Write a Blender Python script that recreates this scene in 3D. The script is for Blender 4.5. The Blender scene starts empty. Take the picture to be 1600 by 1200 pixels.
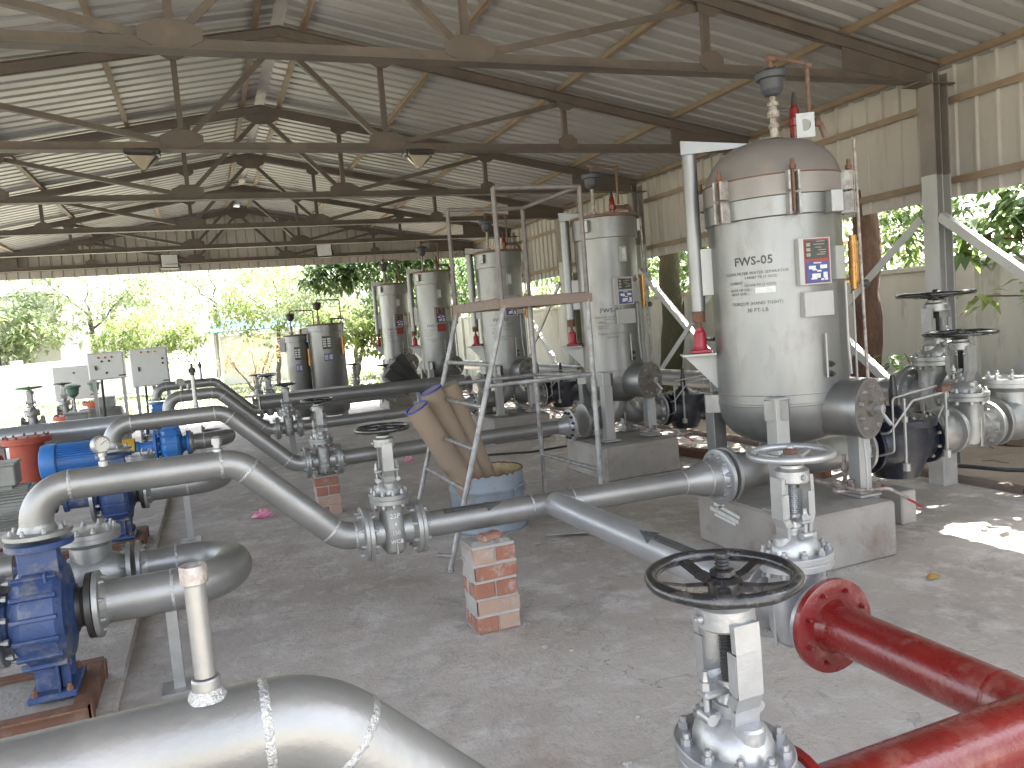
import bpy, bmesh, math, random
from mathutils import Vector, Matrix
R = math.radians
sc = bpy.context.scene
col = sc.collection

# ---------------------------------------------------------------- camera
CAM = Vector((0, 0, 1.65))
yaw, pit, rol = R(21.056), R(-4.616), R(-4.730)
fw = Vector((math.sin(yaw)*math.cos(pit), math.cos(yaw)*math.cos(pit), math.sin(pit)))
rt = Vector((math.cos(yaw), -math.sin(yaw), 0)); up = rt.cross(fw)
r2 = rt*math.cos(rol) + up*math.sin(rol); u2 = -rt*math.sin(rol) + up*math.cos(rol)
cd = bpy.data.cameras.new("camera"); cam = bpy.data.objects.new("camera", cd); col.objects.link(cam)
m = Matrix((r2, u2, -fw)).transposed().to_4x4(); m.translation = CAM
cam.matrix_world = m
cd.sensor_width = 36; cd.lens = 1222.6/1600*36; cd.clip_start = 0.05; cd.clip_end = 2000
sc.camera = cam

# ---------------------------------------------------------------- light
SUN_EL, SUN_AZ = R(50), R(12)      # azimuth measured from +X towards +Y
S = Vector((math.cos(SUN_EL)*math.cos(SUN_AZ), math.cos(SUN_EL)*math.sin(SUN_AZ), math.sin(SUN_EL)))
w = bpy.data.worlds.new("World"); sc.world = w; w.use_nodes = True
nt = w.node_tree; bg = nt.nodes['Background']
sky = nt.nodes.new('ShaderNodeTexSky'); sky.sky_type = 'NISHITA'; sky.sun_disc = False
sky.sun_elevation = SUN_EL; sky.sun_rotation = R(90) - SUN_AZ
sky.air_density = 1.0; sky.dust_density = 3.0; sky.ozone_density = 1.0
hz = nt.nodes.new('ShaderNodeHueSaturation'); hz.inputs['Saturation'].default_value = .45
nt.links.new(sky.outputs[0], hz.inputs['Color']); nt.links.new(hz.outputs[0], bg.inputs[0]); bg.inputs[1].default_value = 0.15
sl = bpy.data.lights.new("sun", 'SUN'); sl.energy = 4.6; sl.angle = R(0.5); sl.color = (1, .96, .9)
so = bpy.data.objects.new("sun", sl); col.objects.link(so); so.location = (0, 0, 30)
so.rotation_euler = S.to_track_quat('Z', 'Y').to_euler()
vs = sc.view_settings
vs.view_transform = 'Standard'; vs.look = 'None'; vs.exposure = 3.12; vs.gamma = 1; vs.use_curve_mapping = False
sc.cycles.use_denoising = True
sc.cycles.max_bounces = 8; sc.cycles.diffuse_bounces = 5; sc.cycles.glossy_bounces = 4
sc.cycles.sample_clamp_indirect = 8

# ---------------------------------------------------------------- materials
def _n(t, k, **kw):
    n = t.nodes.new(k)
    for a, b in kw.items(): setattr(n, a, b)
    return n
MATS = {}
def mat(name, c1, c2=None, rough=.5, metal=0, scale=4, bump=0, bscale=30, dirt=None, damt=.5, dscale=3, stretch=None, rvar=.12, spec=.5, trans=0, coat=0):
    """procedural paint / metal: two tones mixed by noise, blotchy dirt on top, fine bump"""
    if name in MATS: return MATS[name]
    mt = bpy.data.materials.new(name); mt.use_nodes = True; t = mt.node_tree
    p = t.nodes['Principled BSDF']
    tc = _n(t, 'ShaderNodeTexCoord'); oi = _n(t, 'ShaderNodeObjectInfo')
    off = _n(t, 'ShaderNodeVectorMath', operation='MULTIPLY_ADD')
    cx = _n(t, 'ShaderNodeCombineXYZ')
    for i in range(3): t.links.new(oi.outputs['Random'], cx.inputs[i])
    t.links.new(cx.outputs[0], off.inputs[0]); off.inputs[1].default_value = (17, 31, 23)
    t.links.new(tc.outputs['Object'], off.inputs[2])
    vec = off.outputs[0]
    if stretch:
        mp = _n(t, 'ShaderNodeMapping'); mp.inputs['Scale'].default_value = stretch
        t.links.new(vec, mp.inputs[0]); vec = mp.outputs[0]
    def noise(s, d=6, rg=.6):
        n = _n(t, 'ShaderNodeTexNoise'); n.inputs['Scale'].default_value = s; n.inputs['Detail'].default_value = d
        n.inputs['Roughness'].default_value = rg; t.links.new(vec, n.inputs['Vector']); return n.outputs['Fac']
    def ramp(src, a, b):
        r_ = _n(t, 'ShaderNodeMapRange'); r_.inputs[1].default_value = a; r_.inputs[2].default_value = b
        t.links.new(src, r_.inputs[0]); return r_.outputs[0]
    def mix(f, a, b):
        x = _n(t, 'ShaderNodeMix', data_type='RGBA')
        if isinstance(f, float): x.inputs[0].default_value = f
        else: t.links.new(f, x.inputs[0])
        for s_, i in ((a, 6), (b, 7)):
            if isinstance(s_, tuple): x.inputs[i].default_value = (*s_[:3], 1)
            else: t.links.new(s_, x.inputs[i])
        return x.outputs[2]
    c2 = c2 or tuple(v*.8 for v in c1)
    nf = noise(scale)
    c = mix(ramp(nf, .3, .7), c1, c2)
    rr = _n(t, 'ShaderNodeMapRange'); rr.inputs[3].default_value = max(.02, rough-rvar); rr.inputs[4].default_value = min(1, rough+rvar)
    t.links.new(noise(scale*2.3), rr.inputs[0]); t.links.new(rr.outputs[0], p.inputs['Roughness'])
    if dirt:
        f = ramp(noise(dscale, 9, .7), .52, .72)
        mm = _n(t, 'ShaderNodeMath', operation='MULTIPLY'); mm.inputs[1].default_value = damt
        t.links.new(f, mm.inputs[0]); c = mix(mm.outputs[0], c, dirt)
        mt2 = _n(t, 'ShaderNodeMapRange'); mt2.inputs[3].default_value = metal; mt2.inputs[4].default_value = metal*.2
        t.links.new(mm.outputs[0], mt2.inputs[0]); t.links.new(mt2.outputs[0], p.inputs['Metallic'])
    else: p.inputs['Metallic'].default_value = metal
    t.links.new(c, p.inputs['Base Color'])
    p.inputs['Specular IOR Level'].default_value = spec
    if coat: p.inputs['Coat Weight'].default_value = coat; p.inputs['Coat Roughness'].default_value = .15
    if bump:
        b = _n(t, 'ShaderNodeBump'); b.inputs['Strength'].default_value = bump; b.inputs['Distance'].default_value = .01 if bump < 1 else .06
        t.links.new(noise(bscale, 5), b.inputs['Height']); t.links.new(b.outputs[0], p.inputs['Normal'])
    MATS[name] = mt; return mt

pipe_m   = mat('aluminium_painted_pipe', (.28,.274,.266), (.22,.215,.207), .40, .6, 3, .12, 60, (.30,.27,.23), .35, 5)
vessel_m = mat('aluminium_painted_vessel', (.245,.245,.243), (.20,.198,.195), .40, .78, 2.2, .08, 25, (.13,.105,.085), .7, 3.6, stretch=(1,1,.4))
bright_m = mat('bright_aluminium_paint', (.385,.388,.395), (.31,.31,.313), .36, .62, 9, .12, 110, (.33,.30,.27), .35, 14)
cast_m   = mat('cast_valve_paint', (.34,.34,.332), (.26,.26,.25), .38, .6, 9, .2, 110, (.25,.22,.19), .5, 12)
weld_m   = mat('weld_bead_silver', (.50,.50,.49), (.38,.37,.36), .30, .75, 30, .8, 120)
black_m  = mat('black_enamel', (.010,.010,.011), (.016,.016,.018), .22, 0, 12, .15, 80, (.30,.26,.23), .22, 30, coat=.3)
ctrl_m   = mat('dark_blue_black_casting', (.010,.013,.024), (.007,.008,.012), .38, 0, 8, .3, 60, (.08,.07,.06), .4, 8)
red_m    = mat('red_gloss_paint', (.17,.006,.005), (.115,.005,.004), .28, 0, 5, .25, 70, (.27,.13,.10), .55, 7, coat=.4)
jack_m   = mat('red_jack_paint', (.36,.012,.03), (.2,.01,.02), .4, 0, 14, .2, 80, (.06,.04,.03), .6, 20)
strain_m = mat('orange_red_primer', (.42,.075,.035), (.33,.055,.03), .55, 0, 5, .2, 40, (.2,.12,.08), .4, 6)
blue_m   = mat('blue_pump_paint', (.03,.06,.16), (.022,.04,.11), .45, 0, 6, .3, 50, (.20,.19,.17), .9, 6)
lblue_m  = mat('light_blue_motor_paint', (.045,.19,.50), (.035,.15,.42), .42, 0, 5, .1, 50, (.2,.2,.18), .4, 5)
grey_m   = mat('grey_motor_paint', (.26,.26,.235), (.2,.2,.18), .5, 0, 6, .15, 50, (.13,.12,.1), .5, 6)
steel_m  = mat('brown_grey_truss_paint', (.095,.076,.064), (.068,.053,.045), .6, .1, 3, .15, 40, (.16,.11,.075), .5, 2.5)
purl_m   = mat('purlin_rust_cream', (.22,.16,.105), (.15,.105,.07), .6, .1, 4, .1, 40, (.22,.13,.07), .4, 4)
column_m = mat('column_silver_paint', (.38,.38,.37), (.31,.305,.295), .45, .3, 3, .1, 40, (.33,.29,.25), .4, 4, stretch=(1,1,.3))
rust_m   = mat('rusty_primed_steel', (.16,.065,.035), (.10,.05,.03), .75, 0, 7, .4, 60, (.22,.17,.13), .6, 6)
ladder_m = mat('ladder_worn_paint', (.34,.34,.34), (.16,.155,.15), .45, .4, 14, .3, 60, (.17,.09,.05), .6, 11)
guard_m  = mat('guard_rail_rusty_paint', (.17,.16,.155), (.10,.085,.075), .55, .2, 14, .3, 60, (.15,.07,.04), .6, 9)
wood_m   = mat('weathered_plank', (.20,.155,.135), (.15,.105,.085), .75, 0, 6, .4, 60, (.32,.27,.22), .5, 6, stretch=(.3,1,1))
clad_m   = mat('cladding_sheet', (.375,.345,.315), (.32,.29,.265), .5, .15, 1.3, .06, 20, (.17,.14,.11), .4, 2.5, stretch=(1,1,.4))
roof_m   = mat('roof_sheet', (.315,.305,.30), (.26,.25,.243), .42, .3, 1.1, .05, 14, (.15,.115,.08), .6, 1.5, stretch=(.35,1,1))
conc_m   = mat('plinth_concrete', (.31,.285,.26), (.22,.20,.18), .85, 0, 3, .7, 35, (.15,.09,.065), .8, 2.8)
wall_m   = mat('boundary_wall_plaster', (.44,.42,.37), (.33,.32,.27), .9, 0, 1.4, .3, 20, (.10,.095,.06), .85, 2.0, stretch=(1,1.3,.3))
brick_m  = mat('brick_red', (.30,.125,.08), (.22,.10,.07), .85, 0, 9, .6, 50, (.36,.32,.29), .95, 11)
brick2_m = mat('brick_pale', (.36,.25,.19), (.30,.20,.15), .85, 0, 9, .6, 50, (.36,.33,.30), .95, 9)
mortar_m = mat('cement_mortar', (.38,.36,.335), (.29,.27,.25), .95, 0, 8, .8, 50)
drum_m   = mat('pale_blue_drum_paint', (.21,.245,.285), (.17,.20,.235), .5, .1, 5, .2, 30, (.16,.11,.08), .8, 6)
drumin_m = mat('drum_inside', (.50,.40,.22), (.35,.25,.13), .7, 0, 6, .2, 40, (.12,.06,.03), .7, 8)
filter_m = mat('tan_filter_sleeve', (.26,.195,.14), (.21,.16,.115), .85, 0, 3, .3, 25, (.2,.15,.1), .4, 4, stretch=(1,1,.3))
cap_m    = mat('blue_plastic_ring', (.02,.045,.28), None, .4, 0)
bbox_m   = mat('black_filter_sleeve', (.025,.024,.022), (.04,.038,.035), .5, 0, 6, .3, 40)
plate_k  = mat('black_nameplate', (.02,.02,.02), (.05,.045,.04), .35, .1, 20)
plate_b  = mat('blue_nameplate', (.03,.04,.16), (.05,.06,.2), .35, .1, 20)
plate_r  = mat('red_nameplate', (.28,.03,.03), (.2,.03,.03), .4, 0, 20)
white_m  = mat('white_marking', (.62,.62,.6), (.45,.45,.43), .5, 0, 30)
stencil_m= mat('black_stencil_paint', (.03,.03,.03), (.09,.09,.09), .6, 0, 40)
brass_m  = mat('amber_sight_glass_brass', (.50,.27,.08), (.36,.18,.05), .3, .5, 8, 0, 30, (.15,.08,.03), .4, 8)
glass_m  = mat('lamp_glass', (.36,.31,.23), (.28,.24,.18), .25, 0, 8)
floodg_m = mat('flood_light_glass', (.75,.76,.8), (.6,.6,.62), .15, .2, 8)
dark_m   = mat('dark_metal', (.03,.03,.03), (.05,.045,.04), .4, .3, 10)
dial_m   = mat('gauge_dial', (.6,.58,.52), (.5,.48,.42), .4, 0, 8)
cabin_m  = mat('control_cabinet_paint', (.60,.60,.57), (.54,.54,.51), .45, 0, 1.5, .03, 20, (.25,.24,.22), .2, 2)
dirt_m   = mat('dry_dirt', (.36,.29,.23), (.26,.20,.155), .95, 0, 1.6, .8, 14, (.15,.11,.08), .7, 2.5)
bag_m    = mat('pink_plastic_bag', (.62,.16,.28), (.7,.4,.5), .3, 0, 14, .6, 40)
paper_m  = mat('grey_cardboard', (.42,.41,.38), (.33,.32,.29), .8, 0, 5, .2, 30)
leafl_m  = mat('fallen_leaf', (.45,.28,.06), (.3,.15,.04), .7, 0, 20)
rubber_m = mat('black_hose', (.02,.02,.02), (.035,.03,.03), .5, 0, 12)
yellow_m = mat('yellow_paint', (.6,.34,.03), (.5,.28,.03), .45, 0, 8)
barkr_m  = mat('red_brown_bark', (.16,.085,.055), (.08,.045,.03), .9, 0, 6, 1, 22, (.3,.2,.14), .5, 7, stretch=(1,1,.35))
barko_m  = mat('olive_mossy_bark', (.085,.075,.035), (.05,.045,.025), .9, 0, 6, 1, 22, (.14,.13,.06), .5, 6, stretch=(1,1,.35))
barkg_m  = mat('grey_bark', (.12,.10,.08), (.07,.06,.05), .9, 0, 6, 1, 18)
bwall_m  = mat('pale_house_plaster', (.62,.60,.56), (.52,.50,.46), .8, 0, .6, .1, 8)
broof_m  = mat('blue_sheet_roof', (.22,.42,.60), (.18,.36,.52), .5, .1, 1)
green_m  = mat('green_wheel_paint', (.10,.22,.07), (.07,.15,.05), .5, 0, 10)
rustp_m  = mat('rusty_small_pipe', (.17,.09,.06), (.10,.06,.045), .65, .2, 10, .4, 70, (.35,.33,.3), .4, 10)
mottle_m = mat('mottled_small_fitting', (.42,.39,.36), (.12,.08,.06), .5, .3, 22, .5, 60, (.10,.06,.04), .7, 24)

def leafmat(name, c1, c2, c3):
    mt = bpy.data.materials.new(name); mt.use_nodes = True; t = mt.node_tree; p = t.nodes['Principled BSDF']
    g = _n(t, 'ShaderNodeNewGeometry'); cr = _n(t, 'ShaderNodeValToRGB')
    cr.color_ramp.elements[0].color = (*c1, 1); cr.color_ramp.elements[1].color = (*c3, 1)
    e = cr.color_ramp.elements.new(.5); e.color = (*c2, 1)
    t.links.new(g.outputs['Random Per Island'], cr.inputs[0]); t.links.new(cr.outputs[0], p.inputs['Base Color'])
    p.inputs['Roughness'].default_value = .42
    tr = _n(t, 'ShaderNodeBsdfTranslucent'); mx = _n(t, 'ShaderNodeMixShader'); mx.inputs[0].default_value = .38
    hs = _n(t, 'ShaderNodeHueSaturation'); hs.inputs['Value'].default_value = 1.45; hs.inputs['Saturation'].default_value = .85; hs.inputs['Hue'].default_value = .485
    t.links.new(cr.outputs[0], hs.inputs['Color']); t.links.new(hs.outputs[0], tr.inputs[0])
    t.links.new(p.outputs[0], mx.inputs[1]); t.links.new(tr.outputs[0], mx.inputs[2])
    t.links.new(mx.outputs[0], t.nodes['Material Output'].inputs[0]); return mt
leaf_a = leafmat('mango_leaves', (.035,.075,.015), (.06,.13,.02), (.12,.20,.035))
leaf_b = leafmat('light_leaves', (.12,.18,.05), (.19,.26,.07), (.28,.33,.10))  # yellow green, albedo raised for an overexposed look
leaf_c = leafmat('dark_leaves', (.02,.045,.01), (.035,.075,.015), (.06,.11,.02))
leaf_r = leafmat('orange_blossom_leaves', (.22,.26,.08), (.34,.27,.12), (.42,.20,.10))
leaf_f = leafmat('far_leaves', (.16,.21,.11), (.21,.27,.13), (.28,.33,.17))  # base colour paled to imitate washed-out glare on the far trees

# floor: worn concrete with stains, scuffs and cracks
def floor_mat():
    mt = bpy.data.materials.new('worn_concrete_floor'); mt.use_nodes = True; t = mt.node_tree; p = t.nodes['Principled BSDF']
    tc = _n(t, 'ShaderNodeTexCoord'); V = tc.outputs['Object']
    def noise(s, d=8, rg=.6, dist=0, v=V):
        n = _n(t, 'ShaderNodeTexNoise'); n.inputs['Scale'].default_value = s; n.inputs['Detail'].default_value = d
        n.inputs['Roughness'].default_value = rg; n.inputs['Distortion'].default_value = dist
        t.links.new(v, n.inputs['Vector']); return n.outputs['Fac']
    def rng(src, a, b, c=0, d=1):
        r_ = _n(t, 'ShaderNodeMapRange'); 
        for i, x in zip((1,2,3,4), (a,b,c,d)): r_.inputs[i].default_value = x
        t.links.new(src, r_.inputs[0]); return r_.outputs[0]
    def mix(f, a, b):
        x = _n(t, 'ShaderNodeMix', data_type='RGBA'); t.links.new(f, x.inputs[0])
        for s_, i in ((a, 6), (b, 7)):
            if isinstance(s_, tuple): x.inputs[i].default_value = (*s_, 1)
            else: t.links.new(s_, x.inputs[i])
        return x.outputs[2]
    def mul(a, b):
        x = _n(t, 'ShaderNodeMath', operation='MULTIPLY'); t.links.new(a, x.inputs[0])
        if isinstance(b, float): x.inputs[1].default_value = b
        else: t.links.new(b, x.inputs[1])
        return x.outputs[0]
    c = mix(rng(noise(.55, 8, .6, .4), .38, .62), (.47,.425,.385), (.35,.31,.275))
    c = mix(mul(rng(noise(3.2, 10, .72), .50, .62), .8), c, (.56,.53,.50))
    c = mix(mul(rng(noise(1.3, 10, .7, .6), .56, .68), .5), c, (.25,.17,.135))
    c = mix(mul(rng(noise(9, 10, .8), .58, .68), .55), c, (.20,.17,.15))
    c = mix(mul(rng(noise(26, 8, .75), .60, .68), .6), c, (.16,.13,.115))
    c = mix(mul(rng(noise(5.5, 12, .8, .8), .40, .34), .45), c, (.60,.57,.54))
    c = mix(mul(rng(noise(2.1, 12, .75, 1.2), .44, .36), .4), c, (.22,.205,.195))
    # sparse cracks: thin bands of distorted noise, masked
    cr = noise(1.1, 6, .6, .3); a = _n(t, 'ShaderNodeMath', operation='SUBTRACT'); t.links.new(cr, a.inputs[0]); a.inputs[1].default_value = .5
    ab = _n(t, 'ShaderNodeMath', operation='ABSOLUTE'); t.links.new(a.outputs[0], ab.inputs[0])
    crack = mul(rng(ab.outputs[0], .004, .0, 0, 1), rng(noise(.8, 3), .5, .56))
    c = mix(mul(crack, .35), c, (.12,.10,.09))
    t.links.new(c, p.inputs['Base Color'])
    t.links.new(rng(noise(2.5), .3, .7, .62, .88), p.inputs['Roughness']); p.inputs['Specular IOR Level'].default_value = .35
    h = _n(t, 'ShaderNodeMath', operation='ADD'); t.links.new(mul(noise(2.2, 12, .75), 2.2), h.inputs[0])
    t.links.new(mul(noise(28, 8, .7), .35), h.inputs[1])
    h2 = _n(t, 'ShaderNodeMath', operation='SUBTRACT'); t.links.new(h.outputs[0], h2.inputs[0]); t.links.new(mul(crack, .4), h2.inputs[1])
    b = _n(t, 'ShaderNodeBump'); b.inputs['Strength'].default_value = .75; b.inputs['Distance'].default_value = .03
    t.links.new(h2.outputs[0], b.inputs['Height']); t.links.new(b.outputs[0], p.inputs['Normal'])
    return mt
floor_m = floor_mat()
ground_m = mat('pale_dusty_ground', (.40,.37,.30), (.30,.30,.20), .95, 0, .25, .5, 6, (.20,.25,.08), .6, .12)
grass_m = leafmat('grass_blades', (.13,.19,.05), (.2,.26,.08), (.28,.32,.12))

# ---------------------------------------------------------------- mesh builder
def frame_of(d):
    d = Vector(d).normalized(); a = Vector((0,0,1)) if abs(d.z) < .95 else Vector((1,0,0))
    x = a.cross(d).normalized(); return x, d.cross(x), d
class MB:
    def __init__(s): s.v = []; s.f = []; s.mi = []
    def add(s, vs_, fs, mi=0):
        n = len(s.v); s.v += [tuple(q) for q in vs_]; s.f += [tuple(i+n for i in f) for f in fs]; s.mi += [mi]*len(fs); return s
    def box(s, c, d, rot=None, mi=0, ch=0):
        x, y, z = d[0]/2, d[1]/2, d[2]/2; c = Vector(c)
        if ch:   # chamfered box
            pts = []
            for sx in (-1,1):
                for sy in (-1,1):
                    for sz in (-1,1):
                        pts += [(sx*x, sy*(y-ch), sz*(z-ch)), (sx*(x-ch), sy*y, sz*(z-ch)), (sx*(x-ch), sy*(y-ch), sz*z)]
            I = lambda a,b,cc,k: ((a*2+b)*2+cc)*3+k
            F = []
            for a in (0,1):
                F.append([I(a,0,0,0),I(a,1,0,0),I(a,1,1,0),I(a,0,1,0)][::(1 if a else -1)])
                F.append([I(0,a,0,1),I(1,a,0,1),I(1,a,1,1),I(0,a,1,1)][::(-1 if a else 1)])
                F.append([I(0,0,a,2),I(1,0,a,2),I(1,1,a,2),I(0,1,a,2)][::(1 if a else -1)])
                for b in (0,1):
                    F.append([I(0,a,b,1),I(1,a,b,1),I(1,a,b,2),I(0,a,b,2)])
                    F.append([I(a,0,b,0),I(a,1,b,0),I(a,1,b,2),I(a,0,b,2)])
                    F.append([I(a,b,0,0),I(a,b,1,0),I(a,b,1,1),I(a,b,0,1)])
                    for cc in (0,1): F.append([I(a,b,cc,0),I(a,b,cc,1),I(a,b,cc,2)])
        else:
            pts = [(sx*x, sy*y, sz*z) for sx in (-1,1) for sy in (-1,1) for sz in (-1,1)]
            F = [(0,1,3,2),(4,6,7,5),(0,4,5,1),(2,3,7,6),(0,2,6,4),(1,5,7,3)]
        pts = [(rot @ Vector(p) if rot else Vector(p)) + c for p in pts]
        return s.add(pts, F, mi)
    def tube(s, pts, r, seg=16, caps=True, mi=0, closed=False):
        pts = [Vector(p) for p in pts]; n = len(pts)
        rr = r if isinstance(r, (list, tuple)) else [r]*n
        tg = []
        for i in range(n):
            a = pts[(i-1) % n] if (closed or i) else pts[i]; b = pts[(i+1) % n] if (closed or i < n-1) else pts[i]
            tg.append((b-a).normalized())
        x, y, _ = frame_of(tg[0]); V = []
        for i in range(n):
            if i:
                x = x - tg[i]*x.dot(tg[i]); x.normalize(); y = tg[i].cross(x)
            V += [pts[i] + (x*math.cos(2*math.pi*k/seg) + y*math.sin(2*math.pi*k/seg))*rr[i] for k in range(seg)]
        F = []
        for i in range(n if closed else n-1):
            j = (i+1) % n
            for k in range(seg):
                l = (k+1) % seg; F.append((i*seg+k, i*seg+l, j*seg+l, j*seg+k))
        if caps and not closed:
            F.append(tuple(range(seg))[::-1]); F.append(tuple((n-1)*seg+k for k in range(seg)))
        return s.add(V, F, mi)
    def cyl(s, a, b, r, seg=16, mi=0): return s.tube([a, b], r, seg, True, mi)
    def lathe(s, prof, org=(0,0,0), axis=(0,0,1), seg=24, sx=1, sy=1, mi=0, xdir=None):
        """prof: list of (radius, height along axis)"""
        x, y, d = frame_of(axis); org = Vector(org)
        if xdir: x = Vector(xdir); y = d.cross(x)
        V = []; F = []
        for r_, h in prof:
            V += [org + d*h + x*(r_*sx*math.cos(2*math.pi*k/seg)) + y*(r_*sy*math.sin(2*math.pi*k/seg)) for k in range(seg)]
        for i in range(len(prof)-1):
            for k in range(seg):
                l = (k+1) % seg; F.append((i*seg+k, i*seg+l, (i+1)*seg+l, (i+1)*seg+k))
        if prof[0][0] > 1e-5: F.append(tuple(range(seg))[::-1])
        if prof[-1][0] > 1e-5: F.append(tuple((len(prof)-1)*seg+k for k in range(seg)))
        return s.add(V, F, mi)
    def bar(s, a, b, w_, h_, up_=(0,0,1), mi=0):
        """rectangular bar from a to b: w_ sideways, h_ along up_"""
        a, b = Vector(a), Vector(b); d = (b-a); L = d.length; d.normalize()
        u_ = Vector(up_); u_ = (u_ - d*u_.dot(d)).normalized(); x = u_.cross(d)
        rot = Matrix((d, x, u_)).transposed()
        return s.box((a+b)/2, (L, w_, h_), rot, mi)
    def bolts(s, org, axis, R_, n, size=.011, h=.012, both=None, ph=0, mi=0):
        x, y, d = frame_of(axis); org = Vector(org)
        for k in range(n):
            a = 2*math.pi*(k+.5)/n + ph; c = org + (x*math.cos(a)+y*math.sin(a))*R_
            s.lathe([(size, -h*.1), (size, h), (size*.62, h+.001), (size*.6, h+size*.9)], c, d, 6, mi=mi)
            if both: s.lathe([(size, -h*.1), (size, h), (size*.6, h+.001), (size*.55, h+size*.9)], c - d*both, -d, 6, mi=mi)
        return s
    def build(s, name, mats, parent=None, smooth=30, bevel=0, fix=True):
        me = bpy.data.meshes.new(name)
        off = wloc(parent) if parent else Vector((0,0,0))
        me.from_pydata([tuple(Vector(v)-off) for v in s.v], [], s.f)
        if fix:
            b_ = bmesh.new(); b_.from_mesh(me); bmesh.ops.recalc_face_normals(b_, faces=b_.faces); b_.to_mesh(me); b_.free()
        if not isinstance(mats, (list, tuple)): mats = [mats]
        for m_ in mats: me.materials.append(m_)
        if len(mats) > 1: me.polygons.foreach_set('material_index', s.mi)
        if smooth:
            me.polygons.foreach_set('use_smooth', [True]*len(s.f)); me.set_sharp_from_angle(angle=R(smooth))
        me.update()
        o = bpy.data.objects.new(name, me); col.objects.link(o)
        if parent: o.parent = parent
        if bevel:
            bm_ = o.modifiers.new('bevel', 'BEVEL'); bm_.width = bevel; bm_.segments = 2; bm_.limit_method = 'ANGLE'; bm_.angle_limit = R(40)
        return o
def wloc(o):
    v = Vector((0,0,0))
    while o: v += Vector(o.location); o = o.parent
    return v
def tag(o, label, cat, group=None, kind=None):
    if label: o['label'] = label
    if cat: o['category'] = cat
    if group: o['group'] = group
    if kind: o['kind'] = kind
    return o
def thing(name, label, cat, loc=(0,0,0), group=None):
    o = bpy.data.objects.new(name, None); o.empty_display_size = .1; col.objects.link(o); o.location = loc
    return tag(o, label, cat, group)
def copy_tree(o, parent=None, label=None):
    c = o.copy(); col.objects.link(c); c.parent = parent
    for ch in list(o.children): copy_tree(ch, c)
    if label: c['label'] = label
    return c
def place(proto, used, loc, rz, label, group=None, s_=1):
    o = proto if not used.get(proto.name) else copy_tree(proto)
    used[proto.name] = 1
    o.location = loc; o.rotation_euler = (0,0,rz); o.scale = (s_,)*3; o['label'] = label
    if group: o['group'] = group
    return o
def arc(c, r, a0, a1, ux, uy, n=10):
    c, ux, uy = Vector(c), Vector(ux), Vector(uy)
    return [c + ux*(r*math.cos(a0+(a1-a0)*i/n)) + uy*(r*math.sin(a0+(a1-a0)*i/n)) for i in range(n+1)]
def fillet(pts, r, n=9):
    """polyline with rounded corners"""
    pts = [Vector(p) for p in pts]; out = [pts[0]]; cuts = []
    for i in range(1, len(pts)-1):
        a, b, c = pts[i-1], pts[i], pts[i+1]
        d1 = (a-b).normalized(); d2 = (c-b).normalized(); ang = d1.angle(d2); ri = r[i-1] if isinstance(r, (list,tuple)) else r
        t_ = ri/math.tan(ang/2); p1 = b+d1*t_; p2 = b+d2*t_
        cen = b + (d1+d2).normalized()*(ri/math.sin(ang/2))
        v1 = p1-cen; v2 = p2-cen; th = v1.angle(v2)
        for k in range(n+1):
            u_ = k/n; q = (v1*math.sin((1-u_)*th) + v2*math.sin(u_*th))/math.sin(th); out.append(cen+q)
        cuts.append((p1, (p1-a).normalized())); cuts.append((p2, (c-p2).normalized()))
    out.append(pts[-1]); return out, cuts
rnd = random.Random(7)
def weld(mb, c, d, r, w_=.006, seg=72, mi=0):
    """flattened rippled weld seam round a pipe"""
    x, y, d = frame_of(d); c = Vector(c); V = []; F = []
    prof = [(-1.25,-.002),(-1,.15),(-.45,.5),(.2,.55),(.9,.2),(1.25,-.002)]; n = len(prof)
    for k in range(seg):
        a = 2*math.pi*k/seg; e = x*math.cos(a)+y*math.sin(a); rip = (.6+.5*((k*5) % 3)/2)*rnd.uniform(.75,1.15); sh = rnd.uniform(-.12,.12)
        for u_, h in prof: V.append(c + e*(r+h*w_*rip*.75) + d*((u_+sh+.25*(k % 2))*w_))
    for k in range(seg):
        l = (k+1) % seg
        for i_ in range(n-1): F.append((k*n+i_, l*n+i_, l*n+i_+1, k*n+i_+1))
    return mb.add(V, F, mi)
BOLT = {}
def bolt(parent, c, d, size, m_, kind='bolt', name='bolt', L=.03):
    key = (kind, round(size,4), m_.name, round(L,3))
    if key not in BOLT:
        q = MB(); s_ = size
        if kind == 'stud': q.lathe([(s_*.45,-L-s_*1.9),(s_*.62,-L-s_*1.8),(s_*.64,-L-s_*1.2),(s_,-L-s_*1.19),(s_,-L),(s_*.6,-L+.0005),(s_*.6,-.0005),(s_,0),(s_,s_*1.2),(s_*.64,s_*1.21),(s_*.62,s_*2.1),(s_*.45,s_*2.2)], (0,0,0), (0,0,1), 6)
        else: q.lathe([(s_,-.002),(s_,s_*1.1),(s_*.66,s_*1.12),(s_*.64,s_*2.0),(s_*.4,s_*2.15)], (0,0,0), (0,0,1), 6)
        o = q.build(name, m_, None, 25); BOLT[key] = o.data
    else: o = bpy.data.objects.new(name, BOLT[key]); col.objects.link(o)
    o.parent = parent; o.location = Vector(c)-wloc(parent); o.rotation_euler = Vector(d).to_track_quat('Z','Y').to_euler(); return o
def bolt_circle(parent, org, axis, R_, n, size, m_, ph=.5, **kw):
    x, y, d = frame_of(axis); org = Vector(org)
    for k in range(n):
        a = 2*math.pi*(k+ph)/n; bolt(parent, org+(x*math.cos(a)+y*math.sin(a))*R_, d, size, m_, **kw)
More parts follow.
